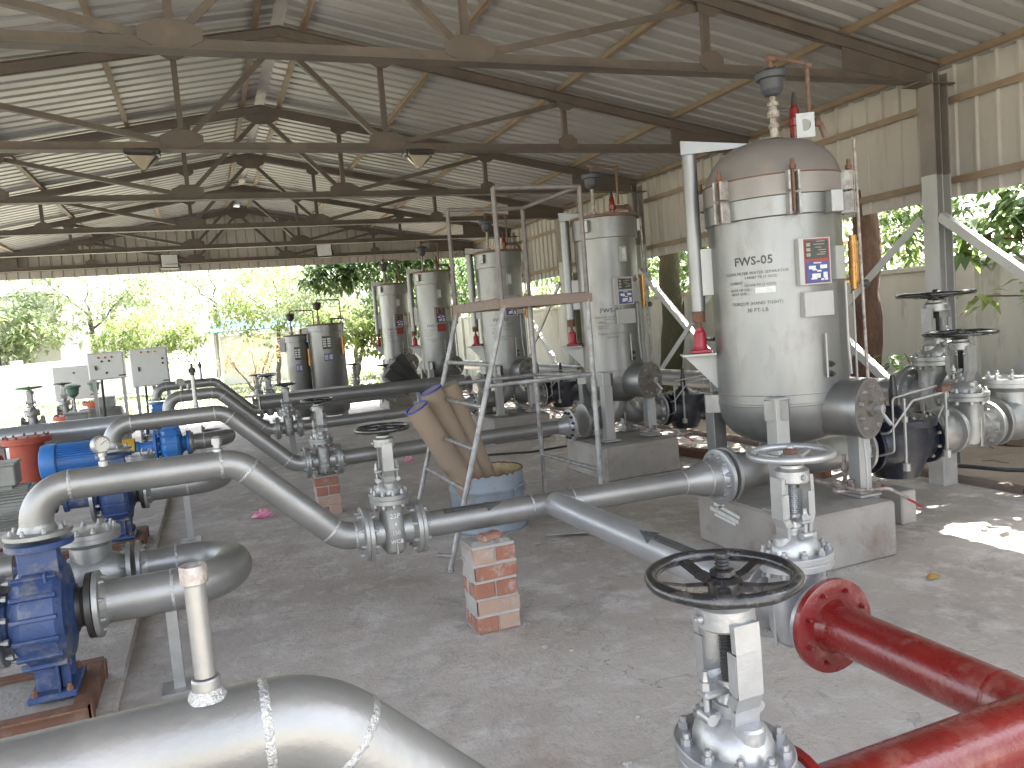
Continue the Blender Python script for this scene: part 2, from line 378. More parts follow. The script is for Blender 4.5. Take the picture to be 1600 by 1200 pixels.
def pipe_part(parent, pts, r, rad, name='pipe_run', m_=None, welds=True, seg=28, ww=.006):
    P, cuts = fillet(pts, rad)
    o = MB().tube(P, r, seg).build(name, m_ or pipe_m, parent)
    if welds:
        for c, d in cuts: weld(MB(), c, d, r, ww).build('weld_bead', weld_m, o)
    return o
def flange_part(parent, c, axis, r, t_=.022, n=8, neck=None, m_=None, bm=None, bolts=True, sub=False, bs=.011, name='flange'):
    """c: face centre, axis points away from the mating face"""
    d = Vector(axis).normalized(); c = Vector(c)
    nr = neck or r*.55
    o = MB().lathe([(nr*.6,0),(r*.97,0),(r,.002),(r,t_-.002),(r*.97,t_),(nr*1.18,t_+.001),(nr,t_+.03),(nr,t_+.045)], c, d, 32).build(name, m_ or cast_m, parent)
    if bolts: bolt_circle(o, c+d*t_, d, r*.78, n, bs, bm or bright_m)
    return o

# ================================================================ ground and slab
Y0, Y1, XK = -3.0, 18.8, 5.72
g = MB(); N = 2
g.add([(-400,-60,-.12),(400,-60,-.12),(400,700,-.12),(-400,700,-.12)], [(0,1,2,3)])
tag(g.build('ground', ground_m, None, 0, fix=False), 'pale dusty open ground beyond the shed', None, kind='structure')
g = MB().box(((-7+XK)/2, (Y0+Y1)/2, -.06), (XK+7, Y1-Y0, .12))
tag(g.build('floor', floor_m, None, 0), 'worn grey concrete floor of the shed', None, kind='structure')
# dirt strip between slab and boundary wall: gently uneven
rnd = random.Random(3); V = []; F = []; nx, ny = 26, 220
for j in range(ny+1):
    for i in range(nx+1):
        x = XK+.06+(8.6-XK-.06)*i/nx; y = Y0+(30-Y0)*j/ny
        V.append((x, y, .028+.02*math.sin(x*3.1+y*1.3)+.018*math.sin(y*4.7-x*2)+rnd.uniform(-.008,.008)+.05*max(0,(x-6.6))*.5))
for j in range(ny):
    for i in range(nx): a = j*(nx+1)+i; F.append((a,a+1,a+nx+2,a+nx+1))
tag(MB().add(V,F).build('dirt_ground', dirt_m, None, 60, fix=False), 'dry dirt strip between the floor and the wall', None, kind='structure')
k = thing('kerb', 'low dark concrete kerb between the floor slab and the dirt strip', 'kerb', (XK+.03, 5, 0))
kb = MB(); y = Y0
while y < Y1:
    L = rnd.uniform(.8,1.5); kb.box((XK+.03+rnd.uniform(-.006,.006), y+L/2, .012), (.09, L-.008, .075+rnd.uniform(-.006,.006)), ch=.008); y += L
kb.build('kerb_stone', mat('kerb_dark_concrete', (.14,.10,.08), (.10,.075,.06), .9, 0, 5, .6, 40), k)
# concrete step around the pumps
st = thing('pump_plinth', 'low worn concrete plinth running under the row of pumps', 'plinth', (-1.4, 9, 0))
MB().box((-1.9, 9.3, .022), (2.7, 17.6, .044), ch=.012).build('plinth_slab', floor_m, st, 0)

# ================================================================ shed
YR = -.6
XR, ZR, SL = .94, 4.60, .186     # ridge x, underside of the sheet at the ridge, slope
TY = [5.17 + 2.57*i for i in range(6)]
shed = thing('open_shed', 'open sided steel shed with corrugated roof over the pumps and separators', 'shed', (6.17, TY[0], 0))
def rz(x, z0=ZR): return z0 - SL*abs(x-XR)
PROF = [(0,0),(.125,0),(.145,.024),(.18,.024)]
for side, x1 in ((1, 6.62), (-1, -4.75)):
    V = []; F = []; y = YR; cols = [XR+side*.06 + (x1-XR-side*.06)*i/6 for i in range(7)]
    ys = []
    while y < 18.45:
        for a, b in PROF: ys.append((y+a, b))
        y += .2
    for yy, h in ys:
        for x in cols: V.append((x, yy, rz(x)+h+.004*math.sin(x*2.3+yy*.9)))
    for j in range(len(ys)-1):
        for i in range(6): a = j*7+i; F.append((a,a+1,a+8,a+7))
    MB().add(V,F).build('roof_panel', roof_m, shed, 25, fix=False)
rc = MB(); V = []; F = []
for j, yy in enumerate((YR, 18.45)):
    for x, z in ((XR-.26, ZR-.048+.045),(XR-.05,ZR+.052),(XR+.05,ZR+.052),(XR+.26,ZR-.048+.045)): V.append((x,yy,z))
rc.add(V, [(0,1,5,4),(1,2,6,5),(2,3,7,6)]).build('ridge_cap', clad_m, shed, 0, fix=False)
for off in (.2, 1.5, 2.82, 4.21, 5.3):
    for sd in (1, -1):
        x = XR+sd*off; a = math.atan(SL)*sd; z = rz(x)-.027
        rot = Matrix.Rotation(a, 3, 'Y')
        pb = MB(); pb.box((x, (YR+18.3)/2, z), (.012, 18.3-YR, .054), rot); pb.box((x+sd*.022, (YR+18.3)/2, z-.022), (.045, 18.3-YR, .006), rot)
        pb.build('purlin', purl_m, shed, 0)
# one truss, then copies
NX = [-4.17, -1.97, 0.0, 1.88, 3.85, 6.05]; ZT = 3.45
def zr(x): return rz(x, 4.50)
def make_truss(Y):
    t = MB()
    for sd, xe in ((1, 6.2), (-1, -4.32)):
        for dy in (-.028, .028):
            t.bar((XR, Y+dy, rz(XR,4.503)), (xe, Y+dy, rz(xe,4.503)), .012 if dy<0 else .011, .088)
        t.bar((XR, Y, rz(XR,4.545)), (xe, Y, rz(xe,4.545)), .12, .01)
    t.build('roof_truss', steel_m, shed, 0); tr = shed.children[-1] if False else bpy.data.objects[t_last()]
    b = MB(); xs = (-4.25, 6.13)
    b.box((sum(xs)/2, Y, ZT-.036), (xs[1]-xs[0], .13, .009)); b.box((sum(xs)/2, Y-.007, ZT+.004), (xs[1]-xs[0], .012, .072)); b.box((sum(xs)/2, Y+.012, ZT+.004), (xs[1]-xs[0], .011, .072))
    b.build('tie_beam', steel_m, tr, 0)
    def strut(a, b_, w_=.05):
        a = Vector((a[0], Y+.03, a[1])); b_ = Vector((b_[0], Y+.03, b_[1])); d = (b_-a).normalized(); n_ = Vector((-d.z,0,d.x))
        q = MB(); q.bar(a, b_, .008, w_, n_); q.bar(a+n_*(w_/2-.003)+Vector((0,.027,0)), b_+n_*(w_/2-.003)+Vector((0,.027,0)), .05, .007, n_)
        q.build('strut', steel_m, tr, 0)
    def gus(x, z, r_=.12, s_=1.0):
        P = [(x+r_*math.cos(R(22.5+45*i))*1.15, z+r_*s_*math.sin(R(22.5+45*i))) for i in range(8)]
        V = [(p[0], Y-.02, p[1]) for p in P]+[(p[0], Y-.008, p[1]) for p in P]
        q = MB().add(V, [tuple(range(8)), tuple(range(8,16))[::-1]]+[(i,(i+1)%8,8+(i+1)%8,8+i) for i in range(8)])
        q.build('gusset_plate', steel_m, tr, 0)
    for x in NX[1:-1]:
        strut((x, ZT), (x, zr(x))); big = x in (0.0, 1.88)
        gus(x, ZT+.06, .17 if big else .10, .55 if big else .8); gus(x, zr(x)-.05, .10, .7)
    gus(XR, zr(XR)-.07, .19, .62)
    strut((0,ZT+.03), (XR, zr(XR)-.06)); strut((1.88,ZT+.03), (XR, zr(XR)-.06))
    strut((-.12,ZT+.05), (-1.97, zr(-1.97)-.03)); strut((2.0,ZT+.05), (3.85, zr(3.85)-.03))
    for sd, xe in ((1, 6.2), (-1, -4.32)):
        V = []; x0 = xe - sd*1.05
        for yy in (Y-.02, Y-.006):
            for p in ((x0, ZT+.04), (x0, rz(x0,4.46)), (xe, rz(xe,4.5)), (xe, ZT-.04), (xe-sd*.2, ZT-.04)): V.append((p[0], yy, p[1]))
        MB().add(V, [(0,1,2,3,4),(9,8,7,6,5)]+[(i,(i+1)%5,5+(i+1)%5,5+i) for i in range(5)]).build('gusset_plate', steel_m, tr, 0)
    return tr
def t_last(): return [o for o in bpy.data.objects if o.name.startswith('roof_truss')][-1].name
tr0 = make_truss(TY[0])
for Y in TY[1:]+[TY[0]-2.57]:
    c = copy_tree(tr0, shed); c.location.y += Y-TY[0]
# columns with silver lower and brown upper part, base plate, on both sides
for sx, xc in ((1, 6.17), (-1, -4.29)):
    for Y in TY+[TY[0]-2.57]:
        c = MB()
        for z0, z1, mi in ((.0, 2.62, 0), (2.62, rz(xc, 4.46), 1)):
            zc, zh = (z0+z1)/2, z1-z0
            c.box((xc, Y, zc), (.012, .13, zh), mi=mi); c.box((xc-.085, Y, zc), (.012, .15, zh), mi=mi); c.box((xc+.085, Y, zc), (.012, .15, zh), mi=mi)
        c.box((xc, Y, .012), (.3, .3, .024), mi=0)
        c.build('column', [column_m, mat('column_upper_paint', (.17,.15,.135), (.13,.11,.10), .55, .1, 4, .1, 40, (.2,.15,.11), .4, 5)], shed, 0)
        MB().box((xc-.05, Y, ZT-.052), (.42, .19, .014)).build('cap_plate', steel_m, shed, 0)
# cross bracing between the columns of the right-hand side
XB = 6.06
for i in range(-1, 5):
    ya, yb = TY[0]+2.57*i+.08, TY[0]+2.57*(i+1)-.08
    for (y_a, z_a, y_b, z_b, dx) in ((ya,2.25,yb,.38,0), (ya,.38,yb,2.25,.03)):
        a, b = Vector((XB+dx, y_a, z_a)), Vector((XB+dx, y_b, z_b)); d = (b-a).normalized(); n_ = Vector((1,0,0)).cross(d)
        q = MB().bar(a, b, .008, .075, n_); q.bar(a+n_*.034+Vector((.036,0,0)), b+n_*.034+Vector((.036,0,0)), .07, .007, n_)
        q.build('cross_brace', column_m, shed, 0)
# corrugated cladding: right side band and far gable
def clad(name, pts_fn, u0, u1, m_=clad_m):
    V = []; F = []; u = u0; us = []
    while u < u1:
        for a, b in ((0,0),(.158,0),(.17,.022),(.188,.022)): us.append((min(u+a,u1), b))
        u += .2
    for uu, h in us: V += pts_fn(uu, h)
    for j in range(len(us)-1): F.append((2*j, 2*j+1, 2*j+3, 2*j+2))
    return MB().add(V, F).build(name, m_, shed, 20, fix=False)
XC = 6.42
clad('side_cladding', lambda u, h: [(XC+.03-h, u, 2.43), (XC+.03-h, u, rz(XC)+.01)], YR-3.2, 18.2)  # near end carried past the roof, out of view, to block light
for z in (3.30, 2.60):
    MB().box((XC-.035, (YR+18.2)/2, z), (.06, 18.2-YR, .008)).box((XC-.06, (YR+18.2)/2, z-.03), (.008, 18.2-YR, .055)).build('girt', purl_m, shed, 0)
YG = 18.24
clad('gable_cladding', lambda u, h: [(u, YG+h, 3.27), (u, YG+h, rz(u)+.02)], -4.7, 6.6, clad_m)
MB().box((.9, YG-.035, 3.47), (11.1, .06, .008)).box((.9, YG-.06, 3.44), (11.1, .008, .055)).build('girt', purl_m, shed, 0)

# ---- lamps
def hang_lamp(x, label):
    t = thing('hanging_lamp', label, 'lamp', (x, TY[1], 3.40), 'lamps hanging under the second roof truss')
    MB().lathe([(.19,0),(.19,-.03),(.16,-.055)], (x, TY[1], 3.405), (0,0,1), 4, 1, .7, xdir=(.7071,.7071,0)).box((x, TY[1], 3.395), (.30,.16,.05), ch=.012).build('housing', dark_m, t, 0)
    MB().lathe([(.17,0),(.13,-.03),(.02,-.105)], (x, TY[1], 3.352), (0,0,1), 4, 1, .75, xdir=(.7071,.7071,0)).build('glass_cover', glass_m, t, 0)
    MB().bar((x-.12,TY[1]-.06,3.35),(x,TY[1],3.245),.012,.012).bar((x+.12,TY[1]-.06,3.35),(x,TY[1],3.245),.012,.012).build('wire_guard', dark_m, t, 0)
    MB().box((x, TY[1], 3.42), (.05,.05,.04)).build('mounting_clamp', steel_m, t, 0)
hang_lamp(-.34, 'black pyramid lamp under the truss, nearer the left edge')
hang_lamp(2.18, 'black lamp with inverted pyramid glass under the truss, the one nearer the separators')
def flood(x, z, label, rot):
    t = thing('flood_light', label, 'flood light', (x, 18.05, z), 'square flood lights on the far gable')
    rm = Matrix.Rotation(R(-14), 3, 'X') @ Matrix.Rotation(R(rot), 3, 'Z')
    MB().box((x, 18.05, z), (.36,.11,.31), rm, ch=.02).build('housing', dark_m, t, 0)
    c = Vector((x,18.05,z)) + rm @ Vector((0,-.062,0))
    MB().box(c, (.31,.012,.26), rm).build('glass_cover', floodg_m, t, 0)
    MB().bar((x-.2,18.06,z),(x-.2,18.14,z-.02),.01,.03).bar((x+.2,18.06,z),(x+.2,18.14,z-.02),.01,.03).box((x,18.15,z-.02),(.42,.012,.03)).build('bracket', dark_m, t, 0)
flood(-.52, 3.47, 'square flood light with dark rim on the far gable, left of the ridge', 6)
flood(2.70, 3.55, 'square flood light on the far gable, right of the ridge above the trees', -6)

# ================================================================ lettering helper
def text_mesh(body, size, extrude=0.0):
    cu = bpy.data.curves.new('lettering', 'FONT'); cu.body = body; cu.size = size; cu.align_x = 'CENTER'; cu.align_y = 'CENTER'
    cu.extrude = extrude; cu.offset = size*(.02 if size > .05 else .006); cu.resolution_u = 2; cu.space_character = 1.05
    o = bpy.data.objects.new('lettering', cu); col.objects.link(o)
    dg = bpy.context.evaluated_depsgraph_get(); me = bpy.data.meshes.new_from_object(o.evaluated_get(dg))
    V = [v.co.copy() for v in me.vertices]; F = [tuple(p.vertices) for p in me.polygons]
    bpy.data.objects.remove(o); bpy.data.curves.remove(cu); bpy.data.meshes.remove(me)
    return V, F

# ================================================================ gate valve (rising stem, bolted bonnet)
def make_valve(name, wheel_m, body_m=cast_m, bm=None, sub=False, spokes=5, stem_up=.03, text=True, wheel_r=.135, flange_bolts=8, label='', group=None):
    """pipe axis = local X, stem = local Z, origin on the pipe axis"""
    bm = bm or body_m
    t = thing(name, label, 'valve', (0,0,0), group)
    b = MB()
    b.lathe([(.085,-.118),(.078,-.09),(.072,-.06),(.078,-.03),(.085,0),(.078,.03),(.072,.06),(.078,.09),(.085,.118)], (0,0,0), (1,0,0), 28)
    ring = [(-.118,.02,.03),(-.110,.045,.07),(-.09,.058,.092),(-.04,.062,.104),(.05,.060,.104),(.12,.058,.100),(.152,.064,.104),(.162,.075,.11)]
    V = []; seg = 28
    for z, rx, ry in ring:
        for k in range(seg):
            a = 2*math.pi*k/seg; ca, sa = math.cos(a), math.sin(a); e = .72
            V.append((rx*math.copysign(abs(ca)**e, ca), ry*math.copysign(abs(sa)**e, sa), z))
    F = [(i*seg+k, i*seg+(k+1)%seg, (i+1)*seg+(k+1)%seg, (i+1)*seg+k) for i in range(len(ring)-1) for k in range(seg)]
    F += [tuple(range(seg))[::-1], tuple((len(ring)-1)*seg+k for k in range(seg))]
    b.add(V, F)
    for sy in (-1, 1): b.box((0, sy*.100, -.02), (.012, .012, .17), ch=.003)
    body = b.build('body', body_m, t, 32)
    if text:
        q = MB()
        for i, (tx, s_) in enumerate((('22P', .034), ('4', .03), ('150', .028), ('WCB', .028))):
            TV, TF = text_mesh(tx, s_, .0015)
            q.add([Vector((v.x, -.1065-v.z, v.y+.10-i*.045)) for v in TV], TF)
        q.build('cast_lettering', white_m if text == 2 else body_m, body, 0)
    for sx in (-1, 1):
        fl = MB().lathe([(.07,.095),(.112,.1155),(.112,.116),(.139,.116),(.141,.118),(.141,.138),(.139,.140),(.05,.140)], (0,0,0), (sx,0,0), 36).build('end_flange', body_m, t, 32)
        bolt_circle(fl, (sx*.1155,0,0), (-sx,0,0), .112, flange_bolts, .0115, bm, name='nut')
    # bonnet flange pair (oval) + dome
    def oval(z0, z1, rx, ry): return [(1, z0), (1.0, z1)]
    bf = MB()
    for z0, z1, g_ in ((.160,.184,.0),(.187,.211,.002)):
        bf.lathe([(.985,z0),(1.0,z0+.002),(1.0,z1-.002),(.985,z1)], (0,0,0), (0,0,1), 40, .103+g_, .130+g_, xdir=(1,0,0))
    bf.lathe([(.96,.183),(.96,.188)], (0,0,0), (0,0,1), 40, .103, .130, xdir=(1,0,0))
    bfo = bf.build('bonnet_flange', body_m, t, 30)
    for k in range(10):
        a = 2*math.pi*(k+.5)/10; bolt(bfo, (.086*math.cos(a), .112*math.sin(a), .211), (0,0,1), .0115, bm, 'stud', 'bonnet_bolt', .051)
    if text:
        # raised letters round the bonnet flange rim
        TV, TF = text_mesh('4-BANT150 WCB', .021, .0012); q = MB(); Vv = []
        for v in TV:
            a = -math.pi/2 + v.x/.118; rx, ry = .1055, .1325
            Vv.append((math.cos(a)*(rx+v.z), math.sin(a)*(ry+v.z), .199+v.y))
        q.add(Vv, TF).build('rim_lettering', body_m, bfo, 0)
    dm = MB(); prof = [(.074,.211),(.074,.219),(.070,.235),(.058,.255),(.042,.268),(.034,.276),(.034,.30)]
    dm.lathe([(r_*1.0, z) for r_, z in prof], (0,0,0), (0,0,1), 32, .95, 1.22, xdir=(1,0,0))
    for sy in (-1,1): dm.lathe([(.030,0),(.030,.035),(.026,.040)], (0, sy*.052, .232), (0,0,1), 14)
    dm.build('bonnet', body_m, t, 35)
    # gland, eye bolts
    gl = MB().box((0,0,.327), (.132,.036,.016), ch=.005).lathe([(.026,.30),(.022,.318),(.022,.345)], (0,0,0), (0,0,1), 16)
    for sx in (-1,1):
        gl.cyl((sx*.054,0,.272), (sx*.054,0,.372), .0062, 10).lathe([(.0125,0),(.0125,.016),(.008,.017),(.007,.028)], (sx*.054,0,.335), (0,0,1), 6)
        gl.cyl((sx*.054,-.018,.278), (sx*.054,.018,.278), .0125, 12); gl.box((sx*.04,0,.276), (.03,.022,.02), ch=.004)
    gl.build('gland', body_m if bm is body_m else bm, t, 32)
    # yoke: two flat arms at +-Y with a stiffening lip, collar on top
    yk = MB()
    for sy in (-1,1):
        P = [(.042,.258),(.047,.305),(.060,.335),(.060,.42),(.058,.474)]
        for (y_a,z_a),(y_b,z_b) in zip(P[:-1], P[1:]):
            yk.bar((0,sy*y_a,z_a-.002),(0,sy*y_b,z_b+.002), .056, .013, (0,sy,.001))
        for sx in (-1,1):
            for (y_a,z_a),(y_b,z_b) in zip(P[1:-2], P[2:-1]):
                yk.bar((sx*.026,sy*(y_a-.009),z_a),(sx*.026,sy*(y_b-.009),z_b), .006, .022, (0,sy,.001))
    yk.lathe([(.052,.455),(.056,.46),(.056,.497),(.048,.503),(.040,.506),(.040,.516),(.02,.517)], (0,0,0), (0,0,1), 28)
    yk.cyl((-.056,0,.478),(-.066,0,.478),.010,12).cyl((-.064,0,.478),(-.070,0,.478),.0055,8)
    yk.build('yoke', body_m, t, 32)
    sm = MB(); P = [(.0125,.25)]; z = .34
    while z < .545+stem_up: P += [(.0145,z),(.0115,z+.0035)]; z += .007
    P.append((.0105, z)); sm.lathe(P, (0,0,0), (0,0,1), 12); sm.build('stem', dark_m if wheel_m is black_m else bright_m, t, 20)
    wh = MB(); n = 56
    wr = wheel_r
    wh.tube([(wr*math.cos(2*math.pi*k/n), wr*math.sin(2*math.pi*k/n), .552) for k in range(n)], [.0125+.0014*(.5+.5*math.cos(k*math.pi/3.5)) for k in range(n)], 12, False, closed=True)
    for k in range(spokes):
        a = 2*math.pi*k/spokes + .35; d = Vector((math.cos(a), math.sin(a), 0))
        wh.bar(Vector((0,0,.534))+d*.024, Vector((0,0,.536))+d*wr*.55, .024, .012); wh.bar(Vector((0,0,.536))+d*wr*.52, Vector((0,0,.550))+d*(wr-.004), .020, .011)
    wh.lathe([(.034,.520),(.036,.526),(.036,.545),(.028,.552),(.022,.553)], (0,0,0), (0,0,1), 20)
    wh.build('handwheel', wheel_m, t, 35)
    MB().lathe([(.022,.553),(.024,.556),(.024,.566),(.018,.569)], (0,0,0), (0,0,1), 6).build('stem_nut', rust_m if wheel_m is not black_m else black_m, t, 20)
    return t

ROW = {6: 1.225, 5: 4.08, 4: 7.2, 3: 10.35, 2: 13.5}
RN = {6: 'nearest', 5: 'second', 4: 'third', 3: 'fourth', 2: 'fifth'}
VZ, VX = .60, .82
vn = make_valve('gate_valve', black_m, bright_m, bright_m, sub=True, stem_up=.052,
                label='big silver gate valve with black five spoke handwheel in the foreground by the red pipes')
vn.scale = (1,1,.965); vs2_scale = (1,1,.965)
vn.location = (.868, ROW[6], VZ); vn.rotation_euler.z = 0
vs2 = make_valve('gate_valve', bright_m, bright_m, bright_m, sub=True, spokes=4, stem_up=.03, wheel_r=.128,
                label='bright silver gate valve with silver handwheel between the silver branch pipe and red flange')
vs2.scale = vs2_scale; vs2.location = (1.755, 2.06, VZ+.005); vs2.rotation_euler.z = R(90)
vp = make_valve('gate_valve', black_m, cast_m, bright_m, sub=False, stem_up=.02, text=2,
                label='silver gate valve with black handwheel beside the tall brick pier', group='gate valves on the pump discharge lines')
vp.location = (VX, ROW[5], VZ-.01)
for r_, lab in ((4, 'silver gate valve with black handwheel and tall stem, third discharge line'), (3, 'silver gate valve on the fourth discharge line, in front of the fat grey pipe'), (2, 'small far silver gate valve on the fifth line, behind the fat grey pipe')):
    c = copy_tree(vp, None, lab); c.location = (VX+.06, ROW[r_], .53)

# ================================================================ discharge lines
RP = .070
def discharge(r_):
    Y = ROW[r_]; zl = VZ if r_ >= 5 else .53; zt = 1.065; vx = VX+(.06 if r_ < 5 else 0)
    if r_ == 6: vx = .868
    t = thing('discharge_pipe', {6:'large silver elbow pipe across the bottom left corner with an open vent stub', 5:'silver pipe rising from the near blue pump and sloping down to the second valve',
        4:'silver pipe arching from the third pump and sloping down to its valve', 3:'silver pipe arch of the fourth pump carrying a round gauge', 2:'farthest silver pipe arch in front of the bright garden'}[r_], 'pipe', (-.8, Y, .86), 'silver pipe arches from the pumps to the valves')
    x0 = -.50 if r_ == 3 else -.80
    drop = zt-zl; xk = .095 if r_ == 6 else .08
    pts = [(x0,Y,.88), (x0,Y,zt), (xk,Y,zt), (xk+drop*1.02,Y,zl), (vx-.14-.05,Y,zl)]
    if r_ == 6: pts = [(x0,Y,.88), (x0,Y,zt), (xk,Y,zt), (xk+drop*1.02,Y,zl), (vx-.14-.045,Y,zl)]
    P, cuts = fillet(pts, [.155,.17,.17])
    o = MB().tube(P, RP, 40 if r_ >= 5 else 22).build('pipe_run', pipe_m, t)
    for c, d in cuts[(2 if r_ == 6 else 1):]: weld(MB(), c, d, RP, .0055 if r_ >= 5 else .0045, 60).build('weld_bead', weld_m, o)
    flange_part(t, (vx-.1405,Y,zl), (-1,0,0), .141, .022, 8, RP, m_=cast_m, bm=bright_m)
    if r_ != 6: flange_part(t, (x0,Y,.855), (0,0,1), .140, .022, 8, RP, m_=cast_m, bm=bright_m)
    return t
D = {r_: discharge(r_) for r_ in ROW}
# foreground line: welded splatter ring, open vent stub
t = D[6]
sx = -.052; Y = ROW[6]
MB().lathe([(.030,.0),(.026,.008),(.022,.016)], (sx,Y,1.131), (0,0,1), 24).build('stub_weld', weld_m, t)
MB().lathe([(.0190,1.138),(.0208,1.140),(.0208,1.160),(.019,1.163)], (sx,Y,0), (0,0,1), 24).build('stub_socket', pipe_m, t)
MB().lathe([(.0152,1.165),(.0152,1.315)], (sx,Y,0), (0,0,1), 24).build('vent_stub', pipe_m, t)
MB().lathe([(.0178,1.305),(.0195,1.307),(.0195,1.330),(.018,1.333),(.0145,1.332),(.0135,1.31)], (sx,Y,0), (0,0,1), 24).build('stub_cap', mottle_m, t)
fleck = None
for k in range(48):
    a = rnd.uniform(-.1, 1.6); xx = .012-abs(rnd.gauss(0,.020)); sp = rnd.uniform(.0008,.0019)
    p = Vector((xx, Y-math.sin(a)*RP, 1.065+math.cos(a)*RP)); d = Vector((0,-math.sin(a),math.cos(a)))
    if fleck is None: fleck = MB().lathe([(1,-.4),(.8,.5),(.3,.75),(0,.8)], (0,0,0), (0,0,1), 7).build('weld_fleck', weld_m, t); o = fleck
    else: o = bpy.data.objects.new('weld_fleck', fleck.data); col.objects.link(o); o.parent = t
    o.location = p - wloc(t); o.scale = (sp, sp*rnd.uniform(.6,1.4), sp); o.rotation_euler = d.to_track_quat('Z','Y').to_euler()
def stub(parent, x, Y, z, h, r_=.02, top='cap'):
    q = MB().lathe([(r_*1.35,0),(r_*1.3,.012),(r_,.018),(r_,h)], (x,Y,z), (0,0,1), 16)
    if top == 'cap': q.lathe([(r_*1.3,h-.01),(r_*1.3,h+.02),(r_*.9,h+.028)], (x,Y,z), (0,0,1), 12)
    o = q.build('vent_stub', bright_m, parent)
    if top == 'valve':
        v = MB().lathe([(r_*1.2,0),(r_*1.2,.06),(r_*.7,.07),(r_*.7,.1)], (x,Y,z+h), (0,0,1), 10).bar((x,Y,z+h+.085),(x+.12,Y-.02,z+h+.09),.018,.006)
        v.cyl((x-.03,Y,z+h+.04),(x+.03,Y,z+h+.04),r_*1.1,10); v.build('vent_valve', dark_m, parent)
    return o
stub(D[5], 0.0, ROW[5], 1.065+RP-.003, .045, .018); stub(D[4], -.13, ROW[4], 1.065+RP-.003, .28, .018, 'valve')
stub(D[3], -.25, ROW[3], 1.065+RP-.003, .05, .018); stub(D[2], -.12, ROW[2], 1.065+RP-.003, .18, .022, 'valve')
def gauge(parent, x, Y, z, r_=.052, h=.09, lab=None):
    q = MB().lathe([(.022,0),(.022,.03),(.014,.034),(.014,.05),(.018,.052),(.018,.07),(.008,.074),(.008,h)], (x,Y,z), (0,0,1), 12); q.build('gauge_stem', bright_m, parent)
    d = Vector((x*-.9+.3, -1, 0)).normalized(); c = Vector((x,Y,z+h+r_*.8))
    g_ = MB().lathe([(r_*.9,-.03),(r_,-.022),(r_,.006),(r_*.93,.010),(r_*.86,.006),(r_*.86,.001)], c, d, 32).build('pressure_gauge', cast_m, parent)
    MB().lathe([(r_*.87,0),(r_*.87,.003)], c, d, 32).build('gauge_dial', dial_m, g_)
    x_, y_, _ = frame_of(d); q = MB()
    q.bar(c+d*.0048-x_*r_*.15, c+d*.0048+x_*r_*.5+Vector((0,0,r_*.4)), .0022, .001, d)
    for k in range(11):
        a = R(-45+27*k); e = x_*math.cos(a)+Vector((0,0,1))*math.sin(a); q.bar(c+d*.0042+e*r_*.66, c+d*.0042+e*r_*.8, .0016, .0008, d)
    q.build('gauge_pointer', dark_m, g_)
gauge(D[5], -.50, ROW[5], 1.126, .042, .072); gauge(D[3], -.33, ROW[3], 1.128, .055, .06)

# ---- lines on the right of the valves
def arrow_band(parent, c, axis, r_, L, face, right=True):
    """black painted flow arrow wrapped on a pipe. face = angle of its centre line round the pipe"""
    x, y, d = frame_of(axis); c = Vector(c); V = []; F = []; n = 14
    def ring(s_, hw):
        return [c + d*s_ + (x*math.cos(face+a)+y*math.sin(face+a))*(r_+.0012) for a in [(-hw+2*hw*i/6) for i in range(7)]]
    prof = [(0,.26),(L*.72,.26),(L*.721,.62),(L,.02)]
    for s_, hw in prof: V += ring(s_, hw)
    for j in range(3):
        for i in range(6): a = j*7+i; F.append((a,a+1,a+8,a+7))
    MB().add(V, F).build('flow_arrow', stencil_m, parent, 60, fix=False)
t = thing('feed_pipe', 'silver pipe from the second valve over the tall brick pier to the near separator', 'pipe', (1.3, ROW[5], VZ), 'feed pipes running to the separators')
Y = ROW[5]; zf = VZ-.01
o = MB().tube([(.97+.03,Y,zf),(2.66,Y,zf-.02)], RP, 40).build('pipe_run', pipe_m, t)
weld(MB(), (1.62,Y,zf), (1,0,0), RP, .005).build('weld_bead', weld_m, o); weld(MB(), (1.88,Y,zf), (1,0,0), RP, .004).build('weld_bead', weld_m, o)
flange_part(t, (VX+.1405,Y,zf), (1,0,0), .141, .022, 8, RP, m_=cast_m, bm=bright_m)
rd = MB().lathe([(RP,0),(RP+.004,.02),(.088,.07),(.105,.13),(.112,.17),(.112,.24)], (2.64,Y,zf-.02), (1,0,0), 40).build('reducer', pipe_m, t)
weld(MB(), (2.64,Y,zf-.02), (1,0,0), RP, .005).build('weld_bead', weld_m, rd); weld(MB(), (2.80,Y,zf-.02), (1,0,0), .111, .005).build('weld_bead', weld_m, rd)
flange_part(t, (2.925,Y,zf-.02), (-1,0,0), .172, .026, 12, .112, m_=bright_m, bm=bright_m, bs=.014)
arrow_band(t, (1.10,Y,zf-.0016), (1,0,-.0118), RP+.0015, .34, R(116), True)
br = MB().tube([(1.755,Y-.055,zf),(1.755,2.06+.17,VZ+.005)], RP, 40).build('branch_pipe', mat('bright_branch_pipe', (.42,.43,.45), (.34,.345,.355), .36, .6, 3, .1, 60, (.30,.27,.23), .25, 5), t)
weld(MB(), (1.755,Y-.115,zf), (0,1,0), RP, .005).build('weld_bead', weld_m, br)
arrow_band(t, (1.755,2.62,.6018), (0,1,-.0084), RP+.0015, .42, R(66))
flange_part(t, (1.755,2.06+.1405,VZ+.005), (0,1,0), .141, .022, 8, RP, m_=bright_m, bm=bright_m)

